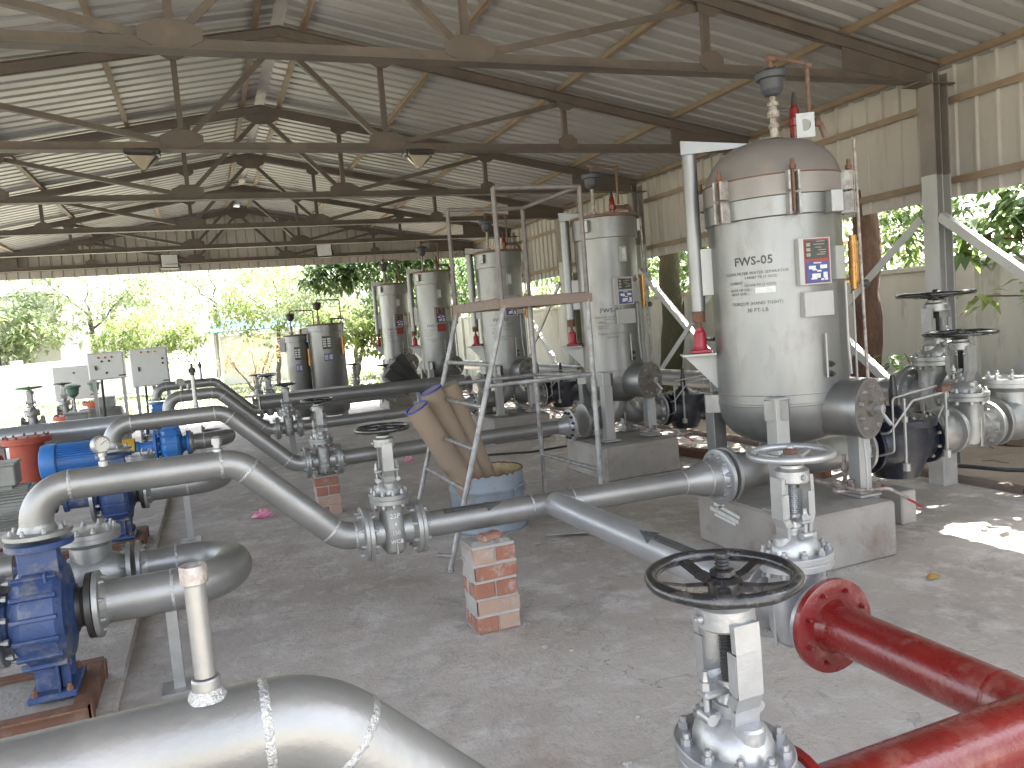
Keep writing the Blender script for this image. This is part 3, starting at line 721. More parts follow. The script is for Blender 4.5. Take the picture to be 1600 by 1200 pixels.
# red line in the foreground
t = thing('red_pipe', 'glossy red flanged pipe with a tee leading off the bottom right corner', 'pipe', (1.755, 1.4, VZ))
Y6 = ROW[6]
o = MB().tube([(1.755, 2.06-.19, VZ+.005), (1.755, Y6+.03, VZ+.005)], .074, 44).build('pipe_run', red_m, t)
weld(MB(), (1.755, Y6+.12, VZ+.005), (0,1,0), .074, .005).build('weld_bead', red_m, o)
o = MB().tube([(0.868+.17, Y6, VZ+.003), (3.0, Y6, VZ+.003)], .076, 44).build('header_pipe', red_m, t)
flange_part(t, (1.755,2.06-.1405,VZ+.005), (0,-1,0), .150, .024, 8, .074, m_=red_m, bm=red_m, bs=.009, sub=True)
flange_part(t, (0.868+.1405,Y6,VZ+.003), (1,0,0), .141, .022, 8, .076, m_=red_m, bm=red_m)

# other feed pipes
def feed(r_, x1, lab):
    Y = ROW[r_]; z = .53; x0 = VX+.06
    t = thing('feed_pipe', lab, 'pipe', (1.5, Y, z), 'feed pipes running to the separators')
    o = MB().tube([(x0+.17,Y,z),(x1,Y,z+.01)], RP, 24).build('pipe_run', pipe_m, t)
    flange_part(t, (x0+.1405,Y,z), (1,0,0), .141, .022, 8, RP, m_=cast_m, bm=bright_m)
    rd = MB().lathe([(RP,0),(RP+.004,.02),(.09,.06),(.105,.12)], (x1-.01,Y,z+.01), (1,0,0), 24).build('reducer', bright_m, t)
    flange_part(t, (x1+.16,Y,z+.01), (-1,0,0), .165, .026, 12, .105, m_=bright_m, bm=dark_m, bs=.014)
feed(4, 3.22, 'silver feed pipe passing behind the step ladder to the second separator')
feed(3, 3.25, 'thin silver feed pipe running to the third separator behind the drum')
feed(2, 3.25, 'far silver feed pipe running to the fourth separator')
t = thing('transfer_pipe', 'fat silver pipe with an open cut end running level behind the fourth valve', 'pipe', (.7, 11.4, .78))
MB().tube([(.62,11.4,.80),(3.6,11.4,.80)], .098, 28).build('pipe_run', pipe_m, t)
MB().lathe([(.098,0),(.104,.001),(.104,.012),(.06,.013)], (.612,11.4,.80), (1,0,0), 24).build('end_plate', dark_m, t)
MB().bar((.4,11.35,.905),(1.9,11.35,.905),.012,.03).build('top_strip', column_m, t, 0)
for x in (1.0, 2.9): MB().box((x,11.4,.35), (.08,.08,.70)).box((x,11.4,.01),(.2,.2,.02)).build('support_post', column_m, t, 0)

# ================================================================ pumps
def make_pump(pm, fm, lab, r_v=.235, dusty=True):
    """origin on the floor below the discharge flange; shaft along X, motor towards -X"""
    t = thing('pump', lab, 'pump', (0,0,0), 'pumps with motors in a row')
    za = .49
    v = MB(); prof = [(.10,-.135),(.16,-.13),(.20,-.10),(r_v,-.07),(r_v,.06),(.21,.09),(.13,.105),(.11,.12)]
    v.lathe(prof, (0,0,za), (1,0,0), 40)
    # discharge neck rising to the flange
    v.tube([(-.0,.02,za+.10),(0,.0,za+.25),(0,0,.80)], [.12,.085,.075], 24)
    for k in range(16):
        a = 2*math.pi*k/16+.2; d = Vector((0, math.cos(a), math.sin(a)))
        v.bar(Vector((-.105,0,za))+d*(r_v+.001), Vector((.075,0,za))+d*(r_v+.001), .020, .030, d)
    v.bar((0,-.09,za+.18),(0,-.085,.80),.16,.012,(0,-1,0)); v.bar((.03,-.07,.12),(.03,-.07,za-.1),.012,.10,(0,-1,0)); v.bar((.03,-.11,.12),(.03,-.13,za+.22),.012,.05,(0,-1,0))
    vo = v.build('volute_casing', pm, t, 28, bevel=.004)
    bolt_circle(vo, (-.13,0,za), (-1,0,0), .185, 12, .014, fm, name='casing_bolt')
    MB().lathe([(.075,.78),(.10,.80),(.140,.805),(.140,.831),(.138,.833)], (0,0,0), (0,0,1), 36).build('discharge_flange', pm, t)
    MB().lathe([(.10,.11),(.09,.14),(.10,.16),(.150,.165),(.152,.19),(.150,.192)], (0,0,za), (1,0,0), 36).build('suction_flange', dark_m if dusty else pm, t)
    hb = MB().lathe([(.10,-.13),(.12,-.15),(.12,-.17),(.075,-.19),(.07,-.36),(.09,-.37),(.09,-.40),(.03,-.41),(.022,-.46)], (0,0,za), (1,0,0), 28).build('bearing_housing', pm, t)
    MB().lathe([(.20,-.17),(.205,-.172),(.205,-.198),(.19,-.20),(.15,-.199),(.15,-.175)], (0,0,za), (1,0,0), 36).build('adapter_ring', fm, t)
    MB().lathe([(.075,-.45),(.085,-.455),(.085,-.50),(.06,-.505),(.06,-.52),(.085,-.525),(.085,-.57),(.03,-.575)], (0,0,za), (1,0,0), 24).build('coupling', dark_m, t)
    ft = MB().box((0,0,.145), (.20,.30,.03), ch=.006).box((.0,-.07,.24),(.14,.03,.2)).box((.0,.07,.24),(.14,.03,.2)).build('pump_foot', pm, t)
    fr = MB()
    for sy in (-1,1):
        fr.box((-.72,sy*.27,.125), (1.75,.07,.010)).box((-.72,sy*.27,.018),(1.75,.07,.010)).box((-.72,sy*.245,.07),(1.75,.010,.10))
    fr.box((.158,0,.07),(.010,.54,.118)).box((.125,0,.125),(.07,.46,.010)); fr.box((-1.6,0,.07),(.01,.54,.11))
    pass
    for sy in (-1,1): fr.box((.16,sy*.24,.065),(.02,.06,.13))
    fr.build('base_frame', rust_m, t, 0)
    MB().box((-.72,0,.055),(1.68,.47,.11)).build('grout_fill', conc_m, t, 0)
    for sx in (-.07,.07):
        for sy in (-.13,.13): bolt(ft, (sx,sy,.16), (0,0,1), .015, rust_m, name='foot_bolt')
    return t
def make_motor(mm, lab, box_m=grey_m, r_=.19, L=.55, tb=True):
    """origin on floor below shaft, drive end at +X"""
    t = thing('motor', lab, 'motor', (0,0,0), 'electric motors driving the pumps')
    za = .49; m_ = MB()
    m_.lathe([(.05,.06),(.05,.02),(r_*.8,.0),(r_*.97,-.01),(r_*.97,-.03),(r_*.9,-.035),(r_*.9,-L),(r_*.97,-L-.005),(r_*.97,-L-.03)], (0,0,za), (1,0,0), 36)
    for k in range(44):
        a = 2*math.pi*k/44; d = Vector((0,math.cos(a),math.sin(a)))
        if d.z < -.8: continue
        m_.bar(Vector((-.04,0,za))+d*r_*.95, Vector((-L,0,za))+d*r_*.95, .006, r_*.14, d)
    m_.build('finned_body', mm, t, 0)
    MB().lathe([(r_*1.03,0),(r_*1.06,-.01),(r_*1.06,-.12),(r_*1.0,-.16),(r_*.8,-.175),(r_*.3,-.178)], (-L-.01,0,za), (1,0,0), 36).build('fan_cover', mm, t)
    MB().box((-.12,0,.22),(.10,.36,.16)).box((-L+.08,0,.22),(.10,.36,.16)).build('motor_foot', mm, t, 0)
    if tb:
        b = MB().box((-L*.45,0,za+r_+.085), (.27,.24,.16), ch=.008).box((-L*.45,0,za+r_+.0),(.2,.18,.06)).build('terminal_box', box_m, t, 0)
        MB().box((-L*.45,0,za+r_+.178), (.29,.26,.028), ch=.006).build('box_lid', box_m, b, 0)
    return t
PX = -.80
p5 = make_pump(blue_m, bright_m, 'large dusty blue pump on a rusty frame at the left edge')
p4 = copy_tree(p5, None, 'small dark blue pump below the long sloping silver pipe, with support leg beside')
p4.location = (PX, ROW[4], -.0)
p5.location = (PX, ROW[5], 0)
p3 = make_pump(lblue_m, lblue_m, 'bright blue pump with round flange seen under the third pipe arch', dusty=False); p3.location = (-.50, ROW[3], 0)
p2 = copy_tree(p3, None, 'far blue pump seen through the fourth pipe arch'); p2.location = (PX, ROW[2], 0)
m4 = make_motor(grey_m, 'grey finned motor with a square terminal box at the left edge'); m4.location = (PX-.58, ROW[4], 0)
m3 = make_motor(lblue_m, 'bright blue finned motor lying beside the orange strainer', r_=.215, L=.50, tb=False); m3.location = (-1.22, ROW[3], -.06)
m3.location.z = -.05
m2 = copy_tree(m4, None, 'far grey motor whose terminal box stands beside the second strainer'); m2.location = (-1.53, 12.5, 0)
m1 = copy_tree(m4, None, 'farthest grey motor whose terminal box shows left of the pipe arches'); m1.location = (-1.55, 16.2, 0)
guard = thing('coupling_guard', 'yellow coupling guard beside the blue motor', 'guard', (-.98, ROW[3], .49))
MB().lathe([(.12,-.09),(.12,.09)], (-1.0, ROW[3], .50), (1,0,0), 16).box((-1.0,ROW[3],.30),(.18,.24,.32)).build('guard_cover', yellow_m, guard, 30)

# suction U bends
def suction(r_, lab, back=True, legs=True):
    Y = ROW[r_]; z = .49; PX = -.50 if r_ == 3 else -.80; t = thing('suction_pipe', lab, 'pipe', (PX+.2, Y, z), 'suction pipes bending back beside the pumps')
    r1 = .10; xe = -.27 if r_ != 3 else -.14; Rb = .28
    flange_part(t, (PX+.195,Y,z), (1,0,0), .155, .026, 8, r1, m_=cast_m, bm=bright_m)
    P = [(PX+.22,Y,z), (xe,Y,z)] + arc((xe,Y+Rb,z), Rb, -math.pi/2, math.pi/2, (1,0,0), (0,1,0), 16)[1:] + [(PX+.36,Y+2*Rb,z)]
    rr = [r1]*(len(P)); rr[-1] = .082
    for i in range(10, len(P)): rr[i] = r1-(.018)*(i-10)/(len(P)-11)
    o = MB().tube(P, rr, 40 if r_ >= 5 else 24).build('u_bend', pipe_m, t)
    weld(MB(), (xe,Y,z), (1,0,0), r1, .006).build('weld_bead', weld_m, o); weld(MB(), (xe,Y+2*Rb,z), (1,0,0), .086, .005).build('weld_bead', weld_m, o)
    flange_part(t, (PX+.335,Y+2*Rb,z), (1,0,0), .142, .022, 8, .082, m_=cast_m, bm=bright_m)
    if legs: MB().box((xe-.02,Y+.0,.2),(.05,.05,.40)).box((xe-.02,Y,.006),(.16,.16,.012)).build('support_leg', cast_m, t, 0)
    return t
suction(5, 'wide silver U shaped suction pipe of the near blue pump')
suction(4, 'silver suction pipe with a support leg behind the long sloping pipe')
suction(3, 'small silver suction bend beside the bright blue pump')
# check valves on the return legs
def check_valve(r_, lab):
    Y = ROW[r_]+.56; z = .49; x = PX+.12
    t = thing('check_valve', lab, 'valve', (x, Y, z), 'swing check valves beside the pumps')
    MB().lathe([(.075,-.18),(.09,-.14),(.125,-.07),(.13,0),(.125,.07),(.09,.14),(.075,.19)], (x,Y,z), (1,0,0), 28).lathe([(.105,.0),(.10,.16),(.12,.19)], (x,Y,z), (0,0,1), 28).build('body', cast_m, t)
    for sx in (-1,1):
        f_ = MB().lathe([(.07,.165),(.142,.168),(.142,.19),(.14,.192)], (x,Y,z), (sx,0,0), 32).build('end_flange', cast_m, t)
        bolt_circle(f_, (x+sx*.166,Y,z), (-sx,0,0), .115, 8, .012, bright_m, name='nut')
    b = MB().lathe([(.12,.185),(.15,.19),(.15,.212),(.152,.215),(.152,.24),(.14,.243),(.05,.25)], (x,Y,z), (0,0,1), 36).build('top_cover', bright_m, t)
    bolt_circle(b, (x,Y,z+.243), (0,0,1), .125, 10, .014, bright_m, name='cover_bolt')
check_valve(5, 'dusty silver check valve with bolted round lid behind the near blue pump')
check_valve(4, 'silver check valve behind the grey motor'); check_valve(3, 'bright silver check valve with round lid beside the bright blue pump')

# ================================================================ plinths
def plinth(x0, x1, y0, y1, h, lab, mark=False):
    t = thing('concrete_plinth', lab, 'plinth', ((x0+x1)/2, (y0+y1)/2, 0), 'concrete plinths under the separators')
    n = 7; q = MB(); rr_ = random.Random(int(x0*100+y0*10))
    q.box(((x0+x1)/2, (y0+y1)/2, h/2), (x1-x0, y1-y0, h), ch=.018)
    o = q.build('plinth_block', conc_m, t, 0)
    if mark:
        m_ = MB()
        for (a, b, w_) in (((.10,.30),(.27,.255),.022), ((.07,.262),(.26,.222),.026), ((.10,.225),(.24,.20),.018), ((.17,.31),(.11,.262),.014)):
            m_.bar((x0-.0015, y1-.02-a[0]*1.6-.02, a[1]), (x0-.0015, y1-.02-b[0]*1.6-.02, b[1]), .001, w_, (0,0,1))
        m_.build('chalk_scribble', white_m, t, 0)
    return t
plinth(3.10, 3.86, 3.60, 4.62, .35, 'weathered concrete plinth with white scribble under the nearest separator', True)
plinth(3.50, 4.34, 6.72, 7.62, .34, 'concrete plinth under the second separator, with a red brown stained face')
plinth(3.50, 4.34, 9.90, 10.85, .34, 'concrete plinth under the third separator behind the drum')
plinth(3.42, 4.2, 13.0, 14.0, .34, 'far concrete plinth under the fourth separator'); plinth(3.42, 4.2, 16.1, 17.1, .34, 'farthest concrete plinth under the fifth separator')

# ================================================================ separators
def wrap(q, body, size, r_, az, z, mi=0, cx=0, cy=0, off=.0015):
    TV, TF = text_mesh(body, size)
    V = []
    for v in TV:
        a = R(az) + v.x/r_; V.append((cx+(r_+off+v.z)*math.cos(a), cy+(r_+off+v.z)*math.sin(a), z+v.y))
    q.add(V, TF, mi)
def lines(rows, seed):
    return rows
def make_sep(key, r_, dome, lab, num):
    t = thing('filter_separator', lab, 'separator', (0,0,0), 'upright filter water separators in a row')
    C = lambda az, rr, z: Vector((rr*math.cos(R(az)), rr*math.sin(R(az)), z))
    seg = 64
    zt = 2.145 if dome else 2.40
    sh = [(.02,.705),(r_*.35,.712),(r_*.62,.745),(r_*.83,.80),(r_*.95,.87),(r_*.995,.95),(r_,.985),(r_+.003,.99),(r_+.003,1.0),(r_,1.003),(r_,zt)]
    shell = MB().lathe(sh, (0,0,0), (0,0,1), seg).build('shell', vessel_m, t, 25)
    weld(MB(), (0,0,1.06), (0,0,1), r_, .004, 120).build('weld_seam', vessel_m, shell)
    if dome:
        MB().lathe([(r_+.001,2.14),(r_+.020,2.147),(r_+.022,2.26),(r_+.018,2.262)], (0,0,0), (0,0,1), seg).build('body_ring', vessel_m, t, 25)
        MB().lathe([(r_+.018,2.2645),(r_+.022,2.267),(r_+.022,2.385),(r_+.026,2.388),(r_+.026,2.396),(r_+.012,2.398)], (0,0,0), (0,0,1), seg).lathe(
            [(r_+.010,2.396),(r_*.985,2.45),(r_*.90,2.52),(r_*.78,2.575),(r_*.6,2.62),(r_*.35,2.65),(.02,2.66)], (0,0,0), (0,0,1), seg).build('domed_lid', mat('dusty_lid_paint', (.25,.23,.215), (.2,.18,.17), .5, .35, 3, .1, 30, (.26,.19,.15), .5, 5), t, 25)
        MB().lathe([(r_+.0205,2.385),(r_+.0285,2.3875),(r_+.0285,2.3935),(r_+.02,2.396)], (0,0,0), (0,0,1), seg).build('gasket_line', rust_m, t, 25)
        for k, az in enumerate((-170,-115,-57,5,65,125)):
            d = C(az,1,0); tx = Vector((-d.y,d.x,0)); rot = Matrix((d,tx,Vector((0,0,1)))).transposed()
            q = MB()
            for z, h in ((2.335,.115),(2.20,.13)):
                for s_ in (-1,1): q.box(C(az,r_+.05,z)+tx*s_*.028, (.075,.014,h), rot, ch=.003)
            q.box(C(az,r_+.03,2.39), (.03,.07,.012), rot)
            cl = q.build('lid_clamp', mat('clamp_dirty_paint', (.40,.39,.38), (.2,.17,.15), .5, .3, 16, .3, 60, (.09,.06,.05), .6, 14), t, 0)
            MB().cyl(C(az,r_+.06,2.155), C(az,r_+.06,2.46), .010, 10).lathe([(.020,0),(.020,.025),(.012,.026),(.012,.05)], C(az,r_+.06,2.40), (0,0,1), 6).build('swing_bolt', rust_m, cl)
        q = MB().box(C(-82,r_+.05,2.20), (.075,.10,.13), Matrix.Rotation(R(-82+70),3,'Z'), ch=.004); q.build('lifting_lug', cast_m, t, 0)
        zl = 2.66
    else:
        MB().lathe([(r_+.002,2.395),(r_+.022,2.40),(r_+.022,2.60),(r_+.018,2.603)], (0,0,0), (0,0,1), seg).build('top_collar', vessel_m, t, 25)
        MB().lathe([(r_+.018,2.603),(r_+.035,2.606),(r_+.035,2.632),(r_+.0,2.636),(.02,2.642)], (0,0,0), (0,0,1), seg).build('flat_lid', rustp_m, t, 25)
        for k, az in enumerate((-150,-30,90)):
            d = C(az,1,0); tx = Vector((-d.y,d.x,0)); rot = Matrix((d,tx,Vector((0,0,1)))).transposed()
            MB().box(C(az,r_+.045,2.52), (.05,.075,.12), rot, ch=.004).build('lifting_lug', cast_m, t, 0)
            q = MB()
        zl = 2.64
    # legs
    for az in (45,135,225,315):
        d = C(az,1,0); rot = Matrix.Rotation(0, 3, 'Z')
        q = MB().box(C(az, r_+.035, .35+.35), (.095,.095,.71)); q.box(C(az, r_+.035, .362), (.17,.17,.016))
        lg = q.build('leg', column_m if az != 135 else vessel_m, t, 0, bevel=.003)
        MB().box(C(az, r_+.012, .98), (.14,.14,.12), Matrix.Rotation(R(az),3,'Z')).build('leg_bracket', vessel_m, lg, 0)
    # handhole boot towards the camera side
    az = -72; L = r_+.17; br = .172
    d = C(az,1,0); c0 = C(az, r_*.55, .945)
    bt = MB().lathe([(br,0),(br,L-r_*.55-.03),(br+.012,L-r_*.55-.03),(br+.012,L-r_*.55),(br-.012,L-r_*.55),(br-.02,L-r_*.55-.012)], c0, d, 44).build('side_nozzle', vessel_m, t, 30)
    fc = C(az, L-.008, .945)
    bf = MB().lathe([(br+.002,-.02),(br+.002,.004),(br-.004,.008),(br-.045,.010),(.05,.012),(.045,.035),(.02,.04)], fc, d, 40).build('blind_flange', mat('dark_dirty_flange', (.17,.16,.15), (.10,.085,.075), .5, .3, 14, .3, 60, (.22,.12,.08), .5, 12), bt, 25)
    bolt_circle(bf, fc+d*.008, d, br-.038, 10, .013, mottle_m)
    q = MB().cyl(fc+d*.03, fc+d*.075, .018, 10).lathe([(.028,0),(.03,.006),(.03,.03),(.018,.035)], fc+d*.06, d, 8).cyl(fc+d*.06, fc+d*.07+Vector((.06,-.02,-.10)), .012, 8); q.build('drain_cock', bright_m, bt)
    # davit cylinder + jack for lifting the lid
    az = 152; rc_ = r_+.10; wz = 2.62 if dome else 2.62
    cyl = MB().lathe([(.042,1.60),(.048,1.61),(.048,2.62),(.044,2.625)], C(az,rc_,0), (0,0,1), 24).build('lift_cylinder', vessel_m, t, 30)
    MB().lathe([(.040,1.535),(.042,1.54),(.042,1.60)], C(az,rc_,0), (0,0,1), 20).lathe([(.014,1.48),(.014,1.54)], C(az,rc_,0), (0,0,1), 10).build('lift_rod', rust_m, cyl)
    d = C(az,1,0); tx = Vector((-d.y,d.x,0))
    # gusset arm above to the lid
    a = C(az,rc_+.05,2.72); b = C(az,rc_+.05,2.63); c = C(az, rc_-.42,2.64); V = []
    for s_ in (-.006,.006):
        for p in (a, b, c, c+Vector((0,0,.012))): V.append(p+tx*s_)
    MB().add(V, [(0,1,2,3),(7,6,5,4)]+[(i,(i+1)%4,4+(i+1)%4,4+i) for i in range(4)]).build('lift_arm', vessel_m, t, 0)
    q = MB().bar(C(az,rc_-.02,1.86), C(az,r_-.01,1.86), .07, .30).build('cylinder_bracket', column_m, t, 0)
    q = MB().box(C(az,rc_+.02,1.325), (.22,.17,.012), Matrix.Rotation(R(az),3,'Z'))
    for s_ in (-.03,):
        a = C(az,r_-.005,1.318)+tx*s_; b = C(az,rc_+.11,1.318)+tx*s_; c = C(az,r_-.005,1.08)+tx*s_
        q.add([a+tx*-.005,b+tx*-.005,c+tx*-.005,a+tx*.005,b+tx*.005,c+tx*.005], [(0,1,2),(5,4,3),(0,1,4,3),(1,2,5,4),(2,0,3,5)])
    q.build('jack_bracket', column_m, t, 0)
    jc = C(az,rc_,0)
    jk = MB().box(C(az,rc_,1.345), (.13,.11,.025), Matrix.Rotation(R(az),3,'Z'), ch=.006).lathe([(.052,1.35),(.044,1.37),(.041,1.38),(.040,1.46),(.034,1.475),(.024,1.48),(.022,1.50)], jc, (0,0,1), 20).cyl(jc+tx*-.05+Vector((0,0,1.37)), jc+tx*-.055+Vector((0,0,1.44)), .016, 10).cyl(jc+tx*-.05+Vector((0,0,1.44)), jc+tx*-.10+Vector((0,0,1.45)), .010, 8)
    jk.build('bottle_jack', jack_m, t, 32)
    # name plates (folded holders stand off the shell)
    def holder(az, z, w_, h, mats_, name, mi=None):
        d = C(az,1,0); tx = Vector((-d.y,d.x,0)); rot = Matrix((tx, Vector((0,0,1)), d)).transposed()
        c = C(az, r_+.030, z); q = MB().box(c, (w_,h,.006), rot)
        for s_ in (-1,1): q.box(C(az, r_+.012, z)+tx*s_*w_*.5, (.006,h,.045), rot)
        return q.build(name, mats_, t, 0), c, rot, d, tx
    azp = -100 if dome else -92
    k_ = 1.0
    ho, c, rot, d, tx = holder(azp, 1.855, .20, .275, column_m, 'plate_holder')
    up = Vector((0,0,1))
    def P(u, v): return c + tx*u + up*v
    fr_ = MB().box(P(.012,.0)+d*.004, (.165,.262,.003), rot).build('plate_backing', plate_r if dome or num in ('01','02') else column_m, ho, 0)
    p1 = MB().box(P(.012,.068)+d*.0065, (.150,.108,.003), rot).build('maker_plate', plate_k, ho, 0)
    q = MB()
    for v, u0, u1 in ((.047,.0,.055),(.03,-.02,.05),(.012,-.01,.03),(-.004,.01,.06),(-.018,.02,.06),(-.03,-.0,.055)): q.box(P(.012+(u0+u1)/2,.068+v)+d*.0085, (u1-u0,.0045,.001), rot)
    for v in (.03,.0,-.03): q.box(P(.012-.055,.068+v)+d*.0085, (.026,.02,.001), rot)
    q.build('plate_print', mat('plate_print_buff', (.30,.28,.20), (.2,.19,.14), .5, 0, 40), p1, 0)
    p2 = MB().box(P(.012,-.066)+d*.0065, (.150,.125,.003), rot).build('data_plate', plate_b, ho, 0)
    q = MB()
    for u, v, w_, h in ((.0,.054,.05,.006),(-.035,.028,.045,.020),(-.02,.014,.03,.008),(.04,.030,.045,.022),(.01,.006,.028,.009),(-.01,-.022,.055,.026),(-.025,-.038,.04,.01),(.05,-.02,.026,.034),(.03,-.045,.02,.01),(.055,-.044,.02,.012)): q.box(P(.012+u,-.066+v)+d*.0085, (w_,h,.001), rot)
    q.build('plate_print', white_m, p2, 0)
    if dome or num in ('04',): holder(azp+2, 1.60, .19, .145, column_m, 'blank_plate_holder')
    elif num in ('01','02'): holder(azp+2, 1.63, .14, .13, plate_r, 'red_plate')
    if not dome:
        ho, c, rot, d, tx = holder(azp+4, 2.22, .06, .15, column_m, 'tag_holder'); MB().box(c+d*.006, (.04,.11,.002), rot).build('white_tag', white_m, ho, 0)
    azg = -73 if dome else -66
    holder(azg, 1.84, .10, .20, column_m, 'instrument_pocket')
    # amber differential gauge on the right
    azg = -43
    g_ = MB().lathe([(.020,-.17),(.024,-.168),(.024,-.13),(.030,-.13),(.030,.13),(.024,.13),(.024,.165),(.02,.17)], C(azg,r_+.055,1.84), (0,0,1), 20).bar(C(azg,r_,1.97),C(azg,r_+.055,1.97),.014,.014).bar(C(azg,r_,1.72),C(azg,r_+.055,1.72),.014,.014).build('sight_gauge', brass_m, t, 30)
    MB().lathe([(.02,0),(.026,.01),(.026,.025),(.015,.035)], C(azg,r_+.10,1.70)+Vector((-.01,-.02,0)), C(-95,1,0), 14).build('gauge_knob', dark_m, g_)
    # small bore pipes on the front
    q = MB(); q.tube([C(azg-22,r_+.03,1.72), C(azg-22,r_+.03,1.35), C(azg-20,r_+.035,1.15)], .008, 8); q.tube([C(azg-4,r_+.045,1.66), C(azg-4,r_+.045,.95), C(azg-20,r_+.1,.60), C(azg-20,r_+.1,.42)], .007, 8)
    q.tube([C(azp+8,r_+.02,1.42), C(azp+8,r_+.02,1.15)], .006, 8); q.build('impulse_tube', column_m, t)
    MB().tube([C(-52,r_+.09,2.58), C(-52,r_+.11,1.0)], .010, 8).build('vent_downpipe', mottle_m, t)
    q = MB()
    for z in (.0,.06): q.lathe([(.02,0),(.02,.03),(.012,.032),(.012,.05)], C(azp+12,r_-.01,1.17+z), C(azp+12,1,0), 8)
    q.build('small_valves', dark_m, t)
    # stencil
    aztx = -149 if dome else -131
    q = MB(); f_ = 1 if dome else .9
    wrap(q, 'FWS-'+num, .072*f_, r_, aztx+ (0 if dome else 14), 1.89 if dome else 1.67)
    tz = 1.89 if dome else 1.67
    for s_, sz, dz, da in (('CLEAN FILTER WATER SEPARATOR', .0245, .072, 1), ('I-44087 TB (7 NOS)', .0225, .100, 6), ('ELEMENT :-', .022, .128, -15), ('SO-636 PV (3 NOS)', .0225, .146, 5), ('DATE OF DSI :-', .022, .172, -12), ('NEXT DUE :-', .022, .196, -13), ('TORQUE (HAND TIGHT)', .028, .258, 1), ('30 FT-LB', .034, .300, 2)):
        wrap(q, s_, sz*f_, r_, aztx+(0 if dome else 12)+da, tz-dz*f_)
    q.build('stencilled_text', stencil_m, t, 0, fix=False)
    if dome:
        q = MB(); V = []; F = []
        for i in range(9):
            a = R(-149 + 1 + i*2.1)
            for z in (1.692, 1.728): V.append(((r_+.0012)*math.cos(a), (r_+.0012)*math.sin(a), z))
        for i in range(8): F.append((2*i,2*i+2,2*i+3,2*i+1))
        q.add(V,F).build('painted_out_strip', white_m, t, 60, fix=False)
    # top works: air eliminator, relief valve, small pipes
    b0 = Vector((-.09,-.16,0)) if dome else C(-140, r_*.82, 0)
    z0 = zl-.02 if dome else 2.45
    q = MB().lathe([(.026,z0),(.026,z0+.06),(.034,z0+.062),(.034,z0+.085),(.022,z0+.088),(.022,z0+.12),(.036,z0+.122),(.036,z0+.16),(.024,z0+.163),(.024,z0+.19),(.034,z0+.192),(.034,z0+.215),(.018,z0+.218),(.018,2.92)], b0, (0,0,1), 10)
    q.build('riser_fittings', mottle_m, t, 25)
    MB().bar(b0+Vector((0,0,2.80)), b0+Vector((.09,-.03,2.80)), .02,.008).build('ball_valve_lever', dark_m, t, 0)
    fb = MB().lathe([(.02,2.89),(.045,2.90),(.065,2.93),(.072,2.99),(.095,2.995),(.100,3.01),(.100,3.03),(.090,3.04),(.05,3.055),(.03,3.06)], b0, (0,0,1), 28).build('air_eliminator', mat('blue_black_casting', (.035,.04,.05), (.06,.06,.065), .55, .1, 12, .3, 60), t, 25)
    bolt_circle(fb, b0+Vector((0,0,3.03)), (0,0,1), .086, 8, .010, dark_m)
    q = MB(); e = b0+Vector((.30,.02,0)); P_, _c = fillet([b0+Vector((0,0,3.05)), b0+Vector((0,0,3.13)), e+Vector((0,0,3.11)), e+Vector((0,0,zl+.10))], .03, 5)
    q.tube(P_, .013, 10)
    for p in (b0+Vector((0,0,3.12)), e+Vector((0,0,3.10))): q.lathe([(.02,-.025),(.024,-.02),(.024,.02),(.02,.025)], p, (1,0,0), 10)
    q.build('vent_pipe', rustp_m, t, 30)
    rv = (Vector((.10,-.13,0)) if dome else Vector((.10,-.02,0)))
    q = MB().lathe([(.030,zl-.02),(.030,zl+.06),(.038,zl+.065),(.038,zl+.11),(.030,zl+.12),(.026,zl+.17),(.018,zl+.19)], rv, (0,0,1), 16); q.build('relief_valve', red_m, t, 25)
    MB().lathe([(.018,zl+.185),(.014,zl+.24),(.008,zl+.27)], rv, (0,0,1), 10).build('valve_cap', dark_m, t)
    q = MB(); P_, _c = fillet([rv+Vector((.02,0,zl+.09)), rv+Vector((.20,.0,zl+.09)), rv+Vector((.24,.0,zl+.0))], .03, 5); q.tube(P_, .018, 10)
    q.lathe([(.028,.15),(.028,.19)], rv+Vector((0,0,zl+.09)), (1,0,0), 8); q.build('relief_outlet', rustp_m, t, 25)
    if dome:
        MB().box(rv+Vector((.03,-.06,zl+.055)), (.006,.11,.15), Matrix.Rotation(R(62),3,'Z')).cyl(rv+Vector((.03,-.06,zl+.055))+Vector((-.012,-.006,0)), rv+Vector((.03,-.06,zl+.055))+Vector((.0,0,0)), .035, 16).build('tag_plate', cast_m, t, 0)
    # inlet and outlet bends under the vessel
    dx = -(r_+.14)
    P_, _c = fillet([Vector((dx+.02,-.07,.575)), Vector((-.12,-.05,.575)), Vector((0,0,.80))], .22, 8)
    ib = MB().tube(P_, [.112+.03*i/(len(P_)-1) for i in range(len(P_))], 32).build('inlet_bend', pipe_m, t)
    flange_part(t, (dx,-.07,.575), (1,0,0), .172, .026, 12, .112, m_=pipe_m, bm=bright_m, bs=.014, name='inlet_flange', bolts=False)
    P_, _c = fillet([Vector((0,0,.80)), Vector((.16,0,.575)), Vector((r_+.18,0,.575))], .16, 8)
    MB().tube(P_, .115, 32).build('outlet_bend', pipe_m, t)
    flange_part(t, (r_+.22,0,.575), (-1,0,0), .172, .026, 12, .115, m_=cast_m, bm=bright_m, bs=.014, name='outlet_flange')
    # drain manifold on the plinth top
    q = MB(); P_, _c = fillet([(r_*.1,-.1,.72),(r_*.1,-.1,.47),(.12,-.48,.44)], .03, 4); q.tube(P_, .012, 8)
    P_, _c = fillet([(.3,-.2,.60),(.3,-.2,.43),(-.0,-.38,.43),(.38,-.48,.41),(.42,-.58,.36)], .03, 4); q.tube(P_, .013, 8)
